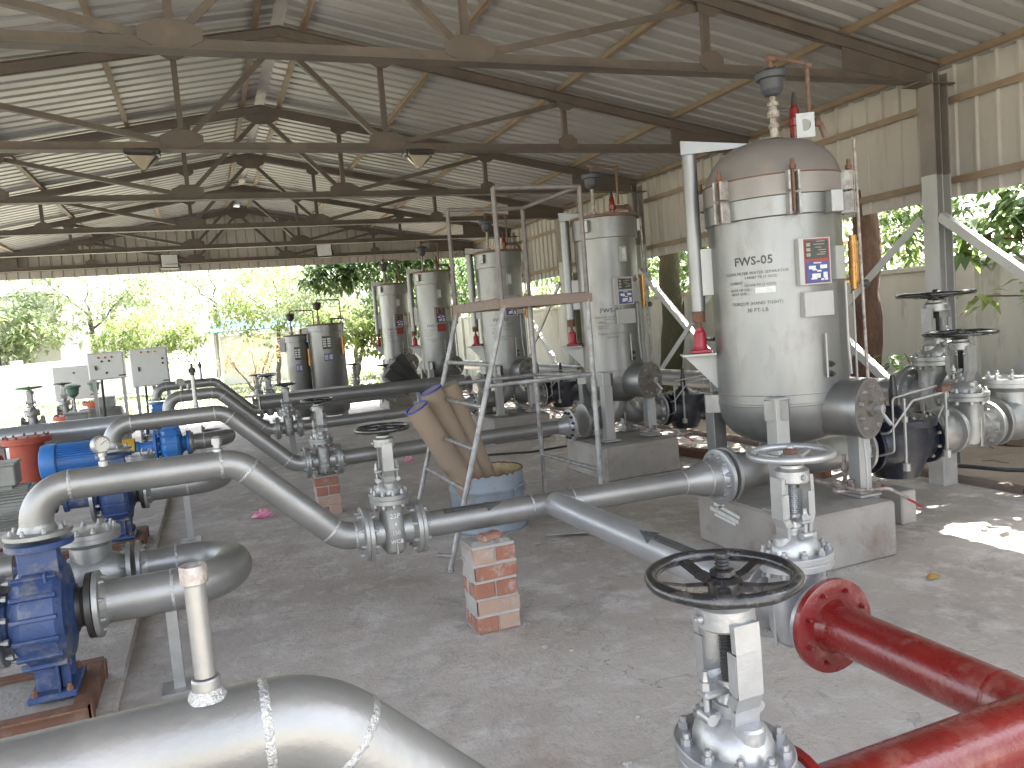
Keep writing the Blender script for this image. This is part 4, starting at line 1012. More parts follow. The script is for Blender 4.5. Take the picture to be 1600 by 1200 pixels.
    for p in ((.15,-.28,.43),(.25,-.3,.43),(.3,-.2,.52)): q.lathe([(.02,-.03),(.024,-.025),(.024,.025),(.02,.03)], p, (0,0,1), 8)
    q.build('drain_tubes', mottle_m, t)
    MB().bar((.36,-.44,.43),(.50,-.62,.30),.03,.008).build('drain_handle', jack_m, t, 0)
    return t
s5 = make_sep('s5', .41, True, 'largest silver separator with domed clamped lid, stencilled FWS-05, nearest the camera', '05'); s5.location = (3.50, 4.15, 0)
s4 = make_sep('s4', .31, False, 'slim silver separator with flat rusty lid stencilled FWS-04, right of the step ladder', '04'); s4.location = (3.95, 7.25, 0)
s3 = make_sep('s3', .31, False, 'slim silver separator seen through the step ladder, third from the camera', '03'); s3.location = (3.95, 10.4, 0)
s2 = make_sep('s2', .31, False, 'slim silver separator with a red square plate, just left of the step ladder', '02'); s2.location = (3.85, 13.5, 0)
s1 = copy_tree(s2, None, 'slim silver separator with a red square plate, farthest of the tall row'); s1.location = (3.82, 16.5, 0)

# two shorter vessels further back
def small_vessel(x, y, r_, zt, lab):
    t = thing('small_separator', lab, 'separator', (x,y,0), 'two short silver vessels in the background')
    C = lambda az, rr, z: Vector((x+rr*math.cos(R(az)), y+rr*math.sin(R(az)), z))
    MB().lathe([(r_*.5,.16),(r_*.9,.22),(r_,.30),(r_,zt-.12),(r_+.015,zt-.115),(r_+.015,zt-.01)], (x,y,0), (0,0,1), 40).build('shell', vessel_m, t, 25)
    MB().lathe([(r_+.015,zt-.01),(r_+.025,zt-.005),(r_+.025,zt+.02),(.02,zt+.03)], (x,y,0), (0,0,1), 40).build('flat_lid', rustp_m, t, 25)
    for az in (45,135,225,315): MB().box(C(az,r_-.03,.12), (.06,.06,.24)).build('leg', column_m, t, 0)
    for az, z, w_, h, m1, m2 in ((-98,zt-.33,.5,.24,plate_k,white_m),(-96,zt-.60,.5,.13,plate_b,white_m)):
        d = C(az,1,0)-Vector((x,y,0)); tx = Vector((-d.y,d.x,0)); rot = Matrix((tx,Vector((0,0,1)),d)).transposed(); w_ = w_*r_
        p = MB().box(C(az,r_+.012,z), (w_,h,.008), rot).build('name_plate', m1, t, 0); q = MB()
        for u in (-.25,.25):
            for v in (-.3,-.1,.1,.3): q.box(C(az,r_+.018,z+v*h*.9)+tx*u*w_, (w_*.38,h*.12,.002), rot)
        q.build('plate_print', m2, p, 0)
    MB().lathe([(.03,-.16),(.03,.16)], C(-45,r_+.04,zt-.42), (0,0,1), 14).build('sight_gauge', brass_m, t)
    MB().box(C(165,r_+.05,zt-.16), (.10,.10,.26), Matrix.Rotation(R(165),3,'Z')).build('side_bracket', column_m, t, 0)
    b = C(-160,r_*.4,0); MB().lathe([(.022,zt),(.03,zt+.05),(.02,zt+.1),(.03,zt+.14),(.016,zt+.18),(.016,zt+.30)], b, (0,0,1), 10).build('riser_fittings', mottle_m, t, 25)
    MB().lathe([(.03,zt+.28),(.07,zt+.31),(.08,zt+.38),(.09,zt+.39),(.09,zt+.41),(.03,zt+.43)], b, (0,0,1), 20).build('air_eliminator', dark_m, t, 25)
    P_, _c = fillet([b+Vector((0,0,zt+.42)), b+Vector((0,0,zt+.47)), b+Vector((.42,0,zt+.45)), b+Vector((.42,0,zt-.02))], .03, 4); MB().tube(P_, .012, 8).build('vent_pipe', rustp_m, t)
    MB().lathe([(.02,zt),(.02,zt+.12)], C(0,r_*.4,0), (0,0,1), 8).bar(C(0,r_*.3,zt+.10),C(0,r_*1.1,zt+.10),.03,.03).build('relief_valve', dark_m, t)
small_vessel(2.12, 15.0, .325, 1.86, 'short silver vessel with white printed plates, left of the tall separators')
small_vessel(1.60, 15.2, .215, 1.70, 'narrow short silver vessel, leftmost of all the separators')

# ================================================================ control valves, header and its gate valves
def make_control(lab):
    """pipe axis X, origin on axis"""
    t = thing('control_valve', lab, 'valve', (0,0,0), 'dark diaphragm control valves behind the separators')
    MB().lathe([(.115,-.27),(.15,-.25),(.17,-.18),(.20,-.1),(.205,0),(.20,.1),(.17,.18),(.15,.25),(.115,.27)], (0,0,0), (1,0,0), 32).lathe([(.15,-.24),(.20,-.12),(.21,.0),(.215,.13)], (0,0,0), (0,0,1), 32).build('body', ctrl_m, t)
    for s_ in (-1,1):
        f_ = MB().lathe([(.11,.26),(.185,.262),(.187,.288),(.185,.29)], (0,0,0), (s_,0,0), 32).build('end_flange', ctrl_m, t)
        bolt_circle(f_, (s_*.262,0,0), (-s_,0,0), .155, 10, .013, mottle_m, name='nut')
    b = MB().lathe([(.20,.125),(.26,.13),(.262,.15),(.262,.175),(.25,.18),(.12,.20),(.07,.235),(.05,.26)], (0,0,0), (0,0,1), 40, 1.12, .9).build('diaphragm_cover', ctrl_m, t)
    bolt_circle(b, (0,0,.176), (0,0,1), .225, 12, .013, mottle_m, name='cover_bolt')
    MB().lathe([(.025,.25),(.03,.28),(.03,.37),(.022,.40),(.018,.47),(.014,.475)], (0,0,0), (0,0,1), 12).build('pilot_stem', dark_m, t)
    q = MB(); P_, _c = fillet([(-.28,-.1,.1),(-.28,-.22,.12),(-.1,-.25,.32),(.3,-.2,.34),(.3,-.1,.14)], .04, 4); q.tube(P_, .008, 8)
    P_, _c = fillet([(-.3,-.12,-.05),(-.3,-.27,.0),(-.3,-.27,.36),(.24,-.15,.38)], .03, 4); q.tube(P_, .007, 8); q.build('pilot_tube', column_m, t)
    for x, z0 in ((-.16,-.12),(.22,-.08)): MB().lathe([(.028,z0-.03),(.028,z0+.02),(.011,z0+.021),(.011,.18),(.022,.181),(.022,.22),(.011,.221),(.011,.34)], (x,-.235,0), (0,0,1), 8).build('sensing_line', cast_m, t)
    MB().box((.26,-.19,.36), (.09,.05,.04)).bar((.26,-.19,.38),(.34,-.22,.40),.02,.008).build('pilot_valve', rustp_m, t, 0, bevel=.004)
    return t
cv5 = make_control('large dark blue control valve on the outlet of the nearest separator'); cv5.location = (4.46, 4.15, .575)
cv4 = copy_tree(cv5, None, 'dark control valve beside the second separator, near the X braces'); cv4.location = (4.78, 7.25, .555)
cv3 = copy_tree(cv5, None, 'dark control valve beside the third separator, behind the ladder'); cv3.location = (4.78, 10.4, .555)
for c_ in (cv4, cv3): c_.scale = (.9,)*3
vb = make_valve('gate_valve', black_m, cast_m, cast_m, spokes=5, text=False, wheel_r=.16, flange_bolts=10,
                label='silver gate valve with wide black handwheel right of the dark control valve'); vb.location = (5.13, 4.15, .60); vb.scale = (1.45,1.45,1.25)
va = copy_tree(vb, None, 'tall silver gate valve with the highest black handwheel, against the right column'); va.location = (5.6, 4.74, .77); va.rotation_euler.z = R(90); va.scale = (1.72,1.72,1.47)
for (x, y, z, s_, rz_, lab) in ((5.35,7.25,.6,1.2,0,'silver gate valve at the end of the second outlet line by the X braces'), (5.25,10.4,.6,1.15,0,'silver gate valve beyond the third separator by the wall'),
        (4.7,13.4,.6,1.2,0,'silver gate valve seen left of the third separator'), (4.6,12.2,.5,1.1,0,'lower silver gate valve seen left of the third separator')):
    c_ = copy_tree(vb, None, lab); c_.location = (x,y,z); c_.scale = (s_,)*3; c_.rotation_euler.z = rz_
for c_ in [o for o in bpy.data.objects if o.parent is None and o.get('category') == 'valve' and o.name.startswith('gate_valve') and o.location.x > 4]: c_['group'] = 'large gate valves on the outlet header'
t = thing('outlet_pipe', 'short silver outlet pipe with reducers between the nearest control valve and gate valve', 'pipe', (4.85,4.15,.58), 'outlet pipes behind the separators')
MB().lathe([(.115,0),(.13,.02),(.15,.07),(.16,.12),(.16,.19)], (4.755,4.15,.59), (1,0,0), 32).build('reducer', pipe_m, t)
hd = thing('header_pipe', 'long silver header pipe running beside the columns on the right', 'pipe', (5.6, 8, .72))
ho = MB().tube([(5.6,4.98,.76),(5.6,9.2,.74),(5.6,12.5,.73),(5.6,17.6,.72)], .105, 32).build('pipe_run', pipe_m, hd)
for y in (6.2, 7.9, 9.4, 12.4): weld(MB(), (5.6,y,.745), (0,1,0), .105, .005).build('weld_bead', weld_m, ho)
flange_part(hd, (5.6,4.74+.242,.765), (0,1,0), .235, .03, 10, .105, m_=cast_m, bm=cast_m, bs=.015)
for y in (7.25, 10.4): MB().tube(fillet([(5.52,y,.60),(5.6,y,.60),(5.6,y,.74)], .05, 5)[0], .10, 20).build('branch', pipe_m, hd)
q = MB()
for s_ in (-.10,-.06): 
    for k in range(1): q.lathe([(.1065,-.012),(.1065,.012)], (5.6,7.9+s_*2,.745), (0,1,0), 32)
q.build('painted_band', stencil_m, hd)
for y in (5.6, 8.6, 11.3, 14): MB().box((5.6,y,.32), (.10,.10,.66)).box((5.6,y,.02),(.25,.25,.03)).build('support_post', conc_m, hd, 0)
chk = copy_tree([o for o in bpy.data.objects if o.name == 'check_valve'][0], None, 'large bright silver check valve with flat bolted lid at the right edge')
chk.location = (5.66, 4.15, .60); chk.scale = (1.3,)*3
q = thing('tail_pipe', 'silver pipe leaving the check valve at the right edge of the photo', 'pipe', (6.0,4.15,.6))
MB().tube([(5.90,4.15,.6),(6.3,4.0,.62),(7.0,3.6,.66)], .13, 28).build('pipe_run', pipe_m, q)
q = thing('support_stub', 'short white concrete stub under the big gate valves', 'support', (5.62,4.75,0)); MB().box((5.62,4.75,.20), (.16,.16,.44), ch=.01).build('stub_block', mortar_m, q, 0)
q = thing('pier_block', 'short concrete block under the near control valve', 'support', (4.75,4.3,0)); MB().box((4.46,4.15,.12), (.14,.2,.24), ch=.01).build('block', conc_m, q, 0)
# silver valves far back at the left of the short vessels and between the tall ones
def place_far(x, y, s_, lab):
    c_ = copy_tree(vb, None, lab); c_.location = (x, y, .45); c_.scale = (s_,)*3; c_['group'] = 'far gate valves beyond the pipes'
place_far(.88, 16.4, .98, 'far silver gate valve, left one of the pair left of the short vessels')
place_far(1.12, 16.4, .98, 'far silver gate valve, right one of the pair left of the short vessels')
place_far(2.86, 16.6, 1.02, 'far silver gate valve right of the short vessels'); place_far(3.1, 14.6, 1.02, 'far silver gate valve in front of the fifth separator')

# ================================================================ step ladder platform
t = thing('platform_ladder', 'worn grey pipe step ladder with a plank platform and guard rails around the drum', 'ladder', (2.0, 5.5, 0))
YN, YF, XL, XRt, ZP = 5.02, 6.08, 1.92, 2.56, 1.76
for y in (YN, YF): MB().tube([(1.375,y,.0),(XL,y,ZP)], .019, 12).lathe([(.028,0),(.028,.012)], (1.375,y,0), (0,0,1), 12).build('side_rail', ladder_m, t)
for z in (.25,.53,.80,1.08,1.36):
    x = 1.375+(XL-1.375)*z/ZP; MB().tube([(x,YN,z),(x,YF,z)], .015, 10).build('rung', ladder_m, t)
for y, top in ((YN,2.55),(YF,2.57)):
    MB().tube([(XRt,y,0),(XRt,y,ZP)], .019, 12).lathe([(.028,0),(.028,.012)], (XRt,y,0), (0,0,1), 12).build('post', ladder_m, t)
    MB().tube([(XRt,y,ZP),(XRt,y,top)], .017, 12).build('guard_post', guard_m, t); MB().tube([(XL-.01,y,ZP),(XL-.01,y,top)], .017, 12).build('guard_post', guard_m, t)
for a, b in (((XL-.01,YN,2.55),(XRt,YN,2.55)), ((XL-.01,YF,2.57),(XRt,YF,2.57)), ((XRt,YN,2.55),(XRt,YF,2.57))):
    MB().tube([a,b], .016, 10).build('guard_rail', guard_m, t)
for a, b in (((1.76,YN,1.22),(XRt,YN,1.22)), ((1.74,YF,1.18),(XRt,YF,1.18)), ((XRt,YN,1.22),(XRt,YF,1.18)), ((XRt,YN,.52),(XRt,YF,.50)), ((1.40,YN,.10),(1.30,YN+.02,.12))):
    MB().tube([a,b], .016, 10).build('cross_bar', ladder_m, t)
for i in range(4):
    y = YN+.13+i*.27; MB().box(((XL+XRt)/2, y, ZP+.035), (XRt-XL+.04, .25, .034), ch=.004).build('platform_plank', wood_m, t, 0)
MB().box(((XL+XRt)/2, YN-.012, ZP+.01), (XRt-XL+.06, .012, .06)).box(((XL+XRt)/2, YF+.012, ZP+.01), (XRt-XL+.06, .012, .06)).box((XL-.03,(YN+YF)/2,ZP+.01),(.012,YF-YN,.06)).box((XRt+.03,(YN+YF)/2,ZP+.01),(.012,YF-YN,.06)).build('platform_frame', wood_m, t, 0)

# ================================================================ drum with used filter elements
t = thing('steel_drum', 'pale blue cut down steel drum with a ragged rim under the step ladder', 'drum', (2.00, 5.95, 0))
R_, H_ = .30, .47; V = []; F = []; seg = 72; rr_ = random.Random(5)
zs = [0,.02,.03,.13,.145,.16,.175,.19,.31,.325,.34,.355,.37,H_]
rs = [R_,R_+.006,R_,R_,R_+.006,R_+.011,R_+.006,R_,R_,R_+.006,R_+.011,R_+.006,R_,R_]
rim = [H_+rr_.uniform(-.018,.010)*(1 if 20 < k < 60 else .25) for k in range(seg)]
for z, r_ in zip(zs, rs):
    for k in range(seg):
        a = 2*math.pi*k/seg; V.append((2.00+r_*math.cos(a), 5.95+r_*math.sin(a), rim[k] if z == H_ else z))
for i in range(len(zs)-1):
    for k in range(seg): F.append((i*seg+k, i*seg+(k+1)%seg, (i+1)*seg+(k+1)%seg, (i+1)*seg+k))
MB().add(V,F).build('drum_wall', drum_m, t, 40, fix=False)
V2 = []
for z in (.05, H_):
    for k in range(seg):
        a = 2*math.pi*k/seg; V2.append((2.00+(R_-.006)*math.cos(a), 5.95+(R_-.006)*math.sin(a), rim[k]+.001 if z == H_ else z))
MB().add(V2,[(k,seg+k,seg+(k+1)%seg,(k+1)%seg) for k in range(seg)]).build('drum_lining', drumin_m, t, 40, fix=False)
MB().tube([(2.00+(R_-.003)*math.cos(2*math.pi*k/seg), 5.95+(R_-.003)*math.sin(2*math.pi*k/seg), rim[k]) for k in range(seg)], .006, 6, False, closed=True).build('cut_rim', rust_m, t)
MB().lathe([(R_-.01,.045),(.01,.05)], (2.00,5.95,0), (0,0,1), 40).build('drum_floor', rust_m, t)
MB().tube(fillet([(2.12,5.665,.27),(2.12,5.645,.34),(2.24,5.70,.37),(2.24,5.735,.30)], .02, 4)[0], .006, 8).build('drum_handle', ladder_m, t)
def element(a, b, r_, lab, ring=True):
    a, b = Vector(a), Vector(b); d = (a-b).normalized()
    t = thing('filter_element', lab, 'filter', tuple(b), 'used tan filter elements standing in the drum')
    q = MB(); L = (a-b).length; rr_ = random.Random(int(a.x*100)); P = []; n = 14
    for i in range(n+1): P.append((r_*(1+rr_.uniform(-.012,.012)) if 0<i<n else r_, L*i/n))
    q.lathe(P, b, d, 40, 1, .96); q.build('sleeve', filter_m, t, 50)
    if ring: x_, y_, _ = frame_of(d); MB().tube([a+(x_*math.cos(2*math.pi*k/40)+y_*math.sin(2*math.pi*k/40)*.97)*r_*.97 for k in range(40)], .008, 8, False, closed=True).build('end_ring', cap_m, t, 30)
element((1.44,5.80,1.05), (1.93,5.84,.12), .094, 'tan filter sleeve with a blue end ring, leaning lowest and leftmost in the drum')
element((1.60,5.94,1.16), (2.02,5.98,.12), .094, 'tan filter sleeve with a blue end ring, the middle one in the drum')
element((1.76,6.02,1.18), (2.12,6.06,.12), .092, 'tan filter sleeve nearest the ladder platform, upright end hidden behind a rail', False)

# black sleeves beside the third separator
for i, (a, b, lab) in enumerate((((2.70,11.75,1.26),(2.98,11.8,.80),'black square filter sleeve, rightmost and highest of three leaning together'),((2.58,11.68,1.15),(2.90,11.72,.74),'black square filter sleeve, the middle of three leaning together'),((2.48,11.6,1.04),(2.80,11.64,.72),'black square filter sleeve, lowest and leftmost of three leaning together'))):
    a, b = Vector(a), Vector(b); t = thing('black_sleeve', lab, 'filter', tuple(b), 'black filter sleeves leaning on the fat pipe')
    MB().bar(a, b, .16, .15, (.6,0,.8)).build('sleeve', bbox_m, t, 0, bevel=.012)
    d = (a-b).normalized(); MB().bar(a, a+d*.01, .13, .12, (.6,0,.8)).build('end_cap', dark_m, t, 0)

# ================================================================ brick piers
def brick_pier(x0, x1, y0, y1, h, lab, seed, courses=5, loose=True):
    t = thing('brick_pier', lab, 'pier', ((x0+x1)/2,(y0+y1)/2,0), 'brick piers propping the pipes')
    rr_ = random.Random(seed); ch = h/courses
    for i in range(courses):
        z = (i+.5)*ch; n = 2 if i % 2 == 0 else 1
        w_ = (x1-x0)/n
        for k in range(n):
            dx, dy = rr_.uniform(-.008,.008), rr_.uniform(-.008,.008)
            q = MB().box((x0+(k+.5)*w_+dx, (y0+y1)/2+dy, z), (w_-.008, y1-y0-.002, ch-.009), Matrix.Rotation(rr_.uniform(-.03,.03),3,'Z'), ch=.006)
            q.build('brick', brick_m if (i+k) % 3 != 1 else brick2_m, t, 0)
    q = MB()
    for i in range(courses+1):
        q = MB().box(((x0+x1)/2, (y0+y1)/2, i*ch+(.004 if i == 0 else 0)), (x1-x0-.012+rr_.uniform(-.006,.01), y1-y0-.008+rr_.uniform(-.006,.01), .019 if i else .012), ch=.004); q.build('mortar_joint', mortar_m, t, 0)
        if i % 2 == 0 and i < courses: MB().box(((x0+x1)/2, (y0+y1)/2, (i+.5)*ch), (.018, y1-y0-.01, ch-.012)).build('mortar_joint', mortar_m, t, 0)
    # smeared cement on the left face and the crumbly top
    q = MB(); V = []; F = []; n = 9
    for i in range(n):
        for j in range(n):
            e = 0 if 0 < i < n-1 and 0 < j < n-1 else .5
            V.append((x0+.004-rr_.uniform(-.004,.007)+e*.010, y0+.006+(y1-y0-.012)*i/(n-1), .01+(h-.02)*j/(n-1)))
    for i in range(n-1):
        for j in range(n-1): F.append((i*n+j,(i+1)*n+j,(i+1)*n+j+1,i*n+j+1))
    q.add(V,F).build('cement_smear', mortar_m, t, 60)
    V = []; F = []
    for i in range(n):
        for j in range(n): V.append((x0+.006+(x1-x0-.012)*i/(n-1), y0+.006+(y1-y0-.012)*j/(n-1), h+.008+(rr_.uniform(0,.02) if 0<i<n-1 and 0<j<n-1 else -.006)))
    for i in range(n-1):
        for j in range(n-1): F.append((i*n+j,(i+1)*n+j,(i+1)*n+j+1,i*n+j+1))
    MB().add(V,F).build('crumbled_mortar', mortar_m, t, 60)
    if loose: MB().box(((x0+x1)/2+.01,(y0+y1)/2-.02,h+.032),(.13,.085,.042),Matrix.Rotation(.3,3,'Z'),ch=.012).build('broken_brick', brick_m, t, 0)
brick_pier(1.185, 1.435, 3.87, 4.09, .465, 'tall red brick pier crusted with cement under the second pipe', 4)
brick_pier(.80, 1.02, 7.3, 7.5, .36, 'crumbling brick pier with pale cement side behind the second gate valve', 9, 4, False)
brick_pier(1.22, 1.46, 9.9, 10.1, .24, 'low pile of orange bricks behind the third gate valve', 12, 3)
brick_pier(1.28, 1.52, 7.12, 7.3, .22, 'low brick stack under the third discharge line beside its valve', 15, 3)
brick_pier(.62, .84, 13.3, 13.5, .34, 'far low brick stack behind the fat grey pipe', 18, 4, False)

# ================================================================ strainers, valves and vents at the far left
def strainer(x, y, lab, s_=1):
    t = thing('basket_strainer', lab, 'strainer', (x,y,0), 'orange red strainers in a row at the left')
    MB().lathe([(.14,.12),(.19,.16),(.20,.24),(.20,.70),(.21,.735)], (x,y,0), (0,0,1), 32).lathe([(.10,-.33),(.10,.33)], (x,y,.45), (1,0,0), 24).build('vessel', strain_m, t)
    for sx in (-1,1): MB().lathe([(.10,.30),(.16,.305),(.16,.33),(.15,.335)], (x,y,.45), (sx,0,0), 28).build('end_flange', strain_m, t)
    b = MB().lathe([(.20,.73),(.285,.735),(.285,.765),(.28,.768),(.28,.772),(.285,.775),(.285,.805),(.27,.81),(.02,.815)], (x,y,0), (0,0,1), 40).build('bolted_lid', strain_m, t)
    bolt_circle(b, (x,y,.808), (0,0,1), .25, 12, .016, rust_m, name='lid_bolt')
    MB().box((x,y,.06), (.30,.30,.12)).build('base_block', conc_m, t, 0)
    MB().bar((x+.1,y-.2,.81),(x+.1,y-.2,.90),.03,.03).build('lid_lug', strain_m, t)
    t.scale = (.92,)*3
strainer(-2.11, 10.8, 'red strainer with bolted lid nearest the left edge'); strainer(-2.08, 14.0, 'bright orange strainer with bolted lid below the smaller cabinet'); strainer(-2.10, 17.3, 'farthest orange strainer, mostly hidden below the cabinets')
c_ = copy_tree(vb, None, 'thin silver valve with a green handwheel above the nearest strainer'); c_.location = (-2.19,11.75,.80); c_.scale = (.9,)*3; c_['group'] = 'tall valves at the far left'
c_ = copy_tree(vb, None, 'thin silver valve with dark handwheel above the bright orange strainer'); c_.location = (-2.27,14.8,.74); c_.scale = (.88,)*3; c_['group'] = 'tall valves at the far left'
for ch in bpy.data.objects:
    if ch.parent and ch.name.startswith('handwheel') and ch.parent.location.x < -1.9 and ch.parent.location.y < 12:
        ch.data = ch.data.copy(); ch.data.materials[0] = green_m
def vent(x, y, z, lab):
    t = thing('air_vent', lab, 'vent', (x,y,z), 'green air vents on the strainers')
    MB().lathe([(.02,0),(.03,.06),(.02,.10),(.02,.28)], (x,y,z), (0,0,1), 12).build('vent_stem', mottle_m, t)
    MB().lathe([(.03,.27),(.08,.32),(.095,.42),(.12,.43),(.12,.46),(.03,.48)], (x,y,z), (0,0,1), 20).build('vent_bowl', mat('green_bowl', (.08,.17,.12), (.05,.1,.07), .5, 0, 8), t, 25)
vent(-2.02, 14.0, .74, 'green air vent bowl on a thin stem above the bright orange strainer'); vent(-2.10, 17.2, .66, 'green air vent bowl on a thin stem below the smaller cabinet')
t = thing('cross_pipe', 'silver blue level pipe behind the blue motor and nearest strainer', 'pipe', (-1.4, 11.35, .72))
MB().tube([(-3.8,11.35,.715),(-1.0,11.35,.715)], .13, 28).build('pipe_run', mat('bright_branch_pipe', (.52,.53,.55)), t)
for x in (-2.5, -1.1): MB().box((x,11.35,.31), (.08,.08,.62)).build('support_post', conc_m, t, 0)
t = thing('floor_pipe', 'low pale pipe running along the left behind the pumps', 'pipe', (-2.3, 6.2, .3))
MB().tube([(-2.6,5.4,.42),(-1.2,5.4,.42)], .085, 24).build('pipe_run', pipe_m, t); MB().box((-1.9,5.4,.17),(.1,.1,.34)).build('support_post', conc_m, t, 0)

# ================================================================ control cabinets
def cabinet(x, y, z, w_, h, lab, rows, rot=0, legs=True):
    t = thing('control_cabinet', lab, 'cabinet', (x,y,0), 'grey control cabinets on posts at the left')
    MB().box((x,y+.11,z), (w_,.22,h), ch=.01).build('enclosure', cabin_m, t, 0)
    d_ = MB().box((x,y-.012,z), (w_-.03,.02,h-.03), ch=.006).build('door', cabin_m, t, 0)
    MB().box((x-w_*.28,y-.03,z-.02), (.03,.02,.07)).build('handle', dark_m, d_, 0)
    for i, (u, v, m_) in enumerate(rows):
        MB().lathe([(.017,0),(.017,.012),(.010,.018)], (x+u*w_,y-.024,z+v*h), (0,-1,0), 14).build('indicator', m_, d_)
    MB().box((x+w_*.42,y-.024,z-h*.38), (w_*.2,.003,.02)).build('name_strip', dark_m, d_, 0)
    if legs:
        for sx in (-1,1): MB().box((x+sx*(w_/2-.05),y+.12,(z-h/2)/2), (.05,.05,z-h/2)).build('leg', column_m, t, 0)
    MB().tube([(x-.1,y+.1,z-h/2),(x-.12,y+.1,.1)], .02, 8).build('cable_conduit', rubber_m, t)
ro, bk = mat('indicator_red', (.5,.08,.04)), dark_m; ro2 = mat('indicator_orange', (.6,.25,.05))
cabinet(-1.53, 14.2, 1.46, .53, .44, 'smaller grey control cabinet with two rows of indicator lamps, left one', [(-.18,.32,ro),(0,.32,ro2),(.18,.32,ro),(-.1,.18,bk),(.1,.18,bk),(0,-.25,bk)])
cabinet(-.88, 14.0, 1.385, .56, .62, 'larger grey control cabinet with red indicator lamps along its top, right one', [(-.18,.40,ro),(0,.40,ro),(.18,.40,ro2),(.36,.2,bk),(.36,.08,bk)])
cabinet(-2.45, 17.4, 1.14, .75, .66, 'pale cabinet low behind the strainers, partly hidden', [(0,.3,bk)])

# ================================================================ boundary wall
t = thing('boundary_wall', 'stained plastered boundary wall with brick footing beyond the columns', 'wall', (7.5, 10, 0))
y = -4.0; rr_ = random.Random(8)
while y < 32:
    MB().box((7.55, y+1.24, .92), (.12, 2.47, 1.80), ch=.006).build('wall_panel', wall_m, t, 0)
    MB().box((7.53, y, .95), (.22, .20, 1.90), ch=.01).build('wall_post', wall_m, t, 0); y += 2.48
MB().box((7.55, 14, 1.85), (.17, 36.4, .06), ch=.008).build('wall_coping', wall_m, t, 0)
V = []
for y0_ in [(-4+i*.262) for i in range(60)]:
    MB().box((7.33+rr_.uniform(-.012,.012), y0_+.125, .06), (.13,.247,.085), Matrix.Rotation(rr_.uniform(-.05,.05),3,'Z'), ch=.008).build('footing_brick', mat('dusty_brick', (.24,.17,.12), (.19,.13,.09), .95, 0, 9, .6, 40), t, 0)
    
# ================================================================ foliage
def leaf_cloud(blobs, n, L, seed, wd=.36, droop=.5, shell=.35, up_=0):
    """many bent leaves, gathered in small tufts inside the given ellipsoid blobs (x,y,z,rx,ry,rz,weight)"""
    rr_ = random.Random(seed); V = []; F = []; ws = [b[6] for b in blobs]; tuft = 6; made = 0
    while made < n:
        b = rr_.choices(blobs, ws)[0]
        while True:
            p = Vector((rr_.uniform(-1,1), rr_.uniform(-1,1), rr_.uniform(-1,1))); l = p.length
            if shell < l <= 1: break
        c = Vector((b[0]+p.x*b[3], b[1]+p.y*b[4], b[2]+p.z*b[5]))
        base = rr_.uniform(0, 6.28)
        for k in range(tuft):
            a = base + 6.28*k/tuft + rr_.uniform(-.5,.5); dz = rr_.uniform(-droop-.35, .25); d = Vector((math.cos(a), math.sin(a), dz)).normalized()
            l_ = L*rr_.uniform(.6,1.25); s_ = d.cross(Vector((0,0,1))).normalized()*(l_*wd*.5); c0 = c + d*L*.15 + Vector((rr_.uniform(-1,1),rr_.uniform(-1,1),rr_.uniform(-1,1)))*L*.35
            m_ = c0 + d*l_*.45; e = c0 + d*l_ + Vector((0,0,-l_*.22)); n_ = Vector((0,0,l_*wd*.12)); i = len(V)
            V += [c0, m_+s_+n_, m_-s_+n_, e, m_]; F += [(i,i+1,i+4),(i,i+4,i+2),(i+4,i+1,i+3),(i+4,i+3,i+2)]
            made += 1
    q = MB(); q.v = [tuple(v) for v in V]; q.f = F; q.mi = [0]*len(F); return q
def limb(q, a, b, r0, r1, seed, n=7, wob=.08, seg=10):
    rr_ = random.Random(seed); a, b = Vector(a), Vector(b); P = []; L = (b-a).length
    for i in range(n+1):
        u_ = i/n; P.append(a.lerp(b, u_) + (Vector((rr_.uniform(-1,1), rr_.uniform(-1,1), 0))*wob*L*math.sin(u_*3.14)*.5 if 0<i<n else Vector((0,0,0))))
    q.tube(P, [(r0+(r1-r0)*i/n)*(1+rr_.uniform(-.08,.08)) for i in range(n+1)], seg); return q
def tree(name, lab, base, trunk_top, r0, limbs, blobs, n, L, lm, bark, seed, group=None, **kw):
    t = thing(name, lab, 'tree', base, group)
    q = MB(); limb(q, base, trunk_top, r0, r0*.72, seed, 10, .03, 18); q.build('trunk', bark, t, 60)
    for i, (e, rr2) in enumerate(limbs):
        q = MB(); limb(q, trunk_top if i % 2 == 0 else Vector(base).lerp(Vector(trunk_top), .82), e, rr2, rr2*.3, seed+i+1, 8, .12); 
        q.build('limb', bark, t, 60)
    leaf_cloud(blobs, n, L, seed, **kw).build('crown', lm, t, 0, fix=False)
    return t
tree('mango_tree', 'tree with a straight red brown trunk just behind the nearest separator', (6.62,6.5,.03), (6.55,6.35,2.7), .165,
     [((7.4,4.6,3.9),.06),((7.9,6.8,4.6),.07),((6.9,8.3,4.2),.05)],
     [(8.8,6.6,3.9,1.8,1.6,1.2,2.6),(8.6,2.9,4.6,1.5,1.2,1.0,1.6),(7.9,4.2,2.95,.7,1.3,.45,1.1),(8.2,7.8,3.7,1.6,1.5,1.3,3),(8.7,4.6,2.35,1.0,1.3,.75,3.2)], 5600, .21, leaf_a, barkr_m, 21)
tree('mossy_tree', 'tree with a thick olive mossy trunk behind the X braces', (6.98,10.9,.03), (7.0,10.75,2.8), .20,
     [((8.4,9.6,4.2),.10),((7.3,12.6,4.0),.09),((7.5,9.6,2.9),.06)],
     [(8.6,10.2,4.1,1.9,2.0,1.3,4),(8.2,12.6,3.9,1.7,1.7,1.4,3),(7.35,10.0,2.15,.35,.5,.35,.35)], 3600, .22, leaf_a, barko_m, 22)
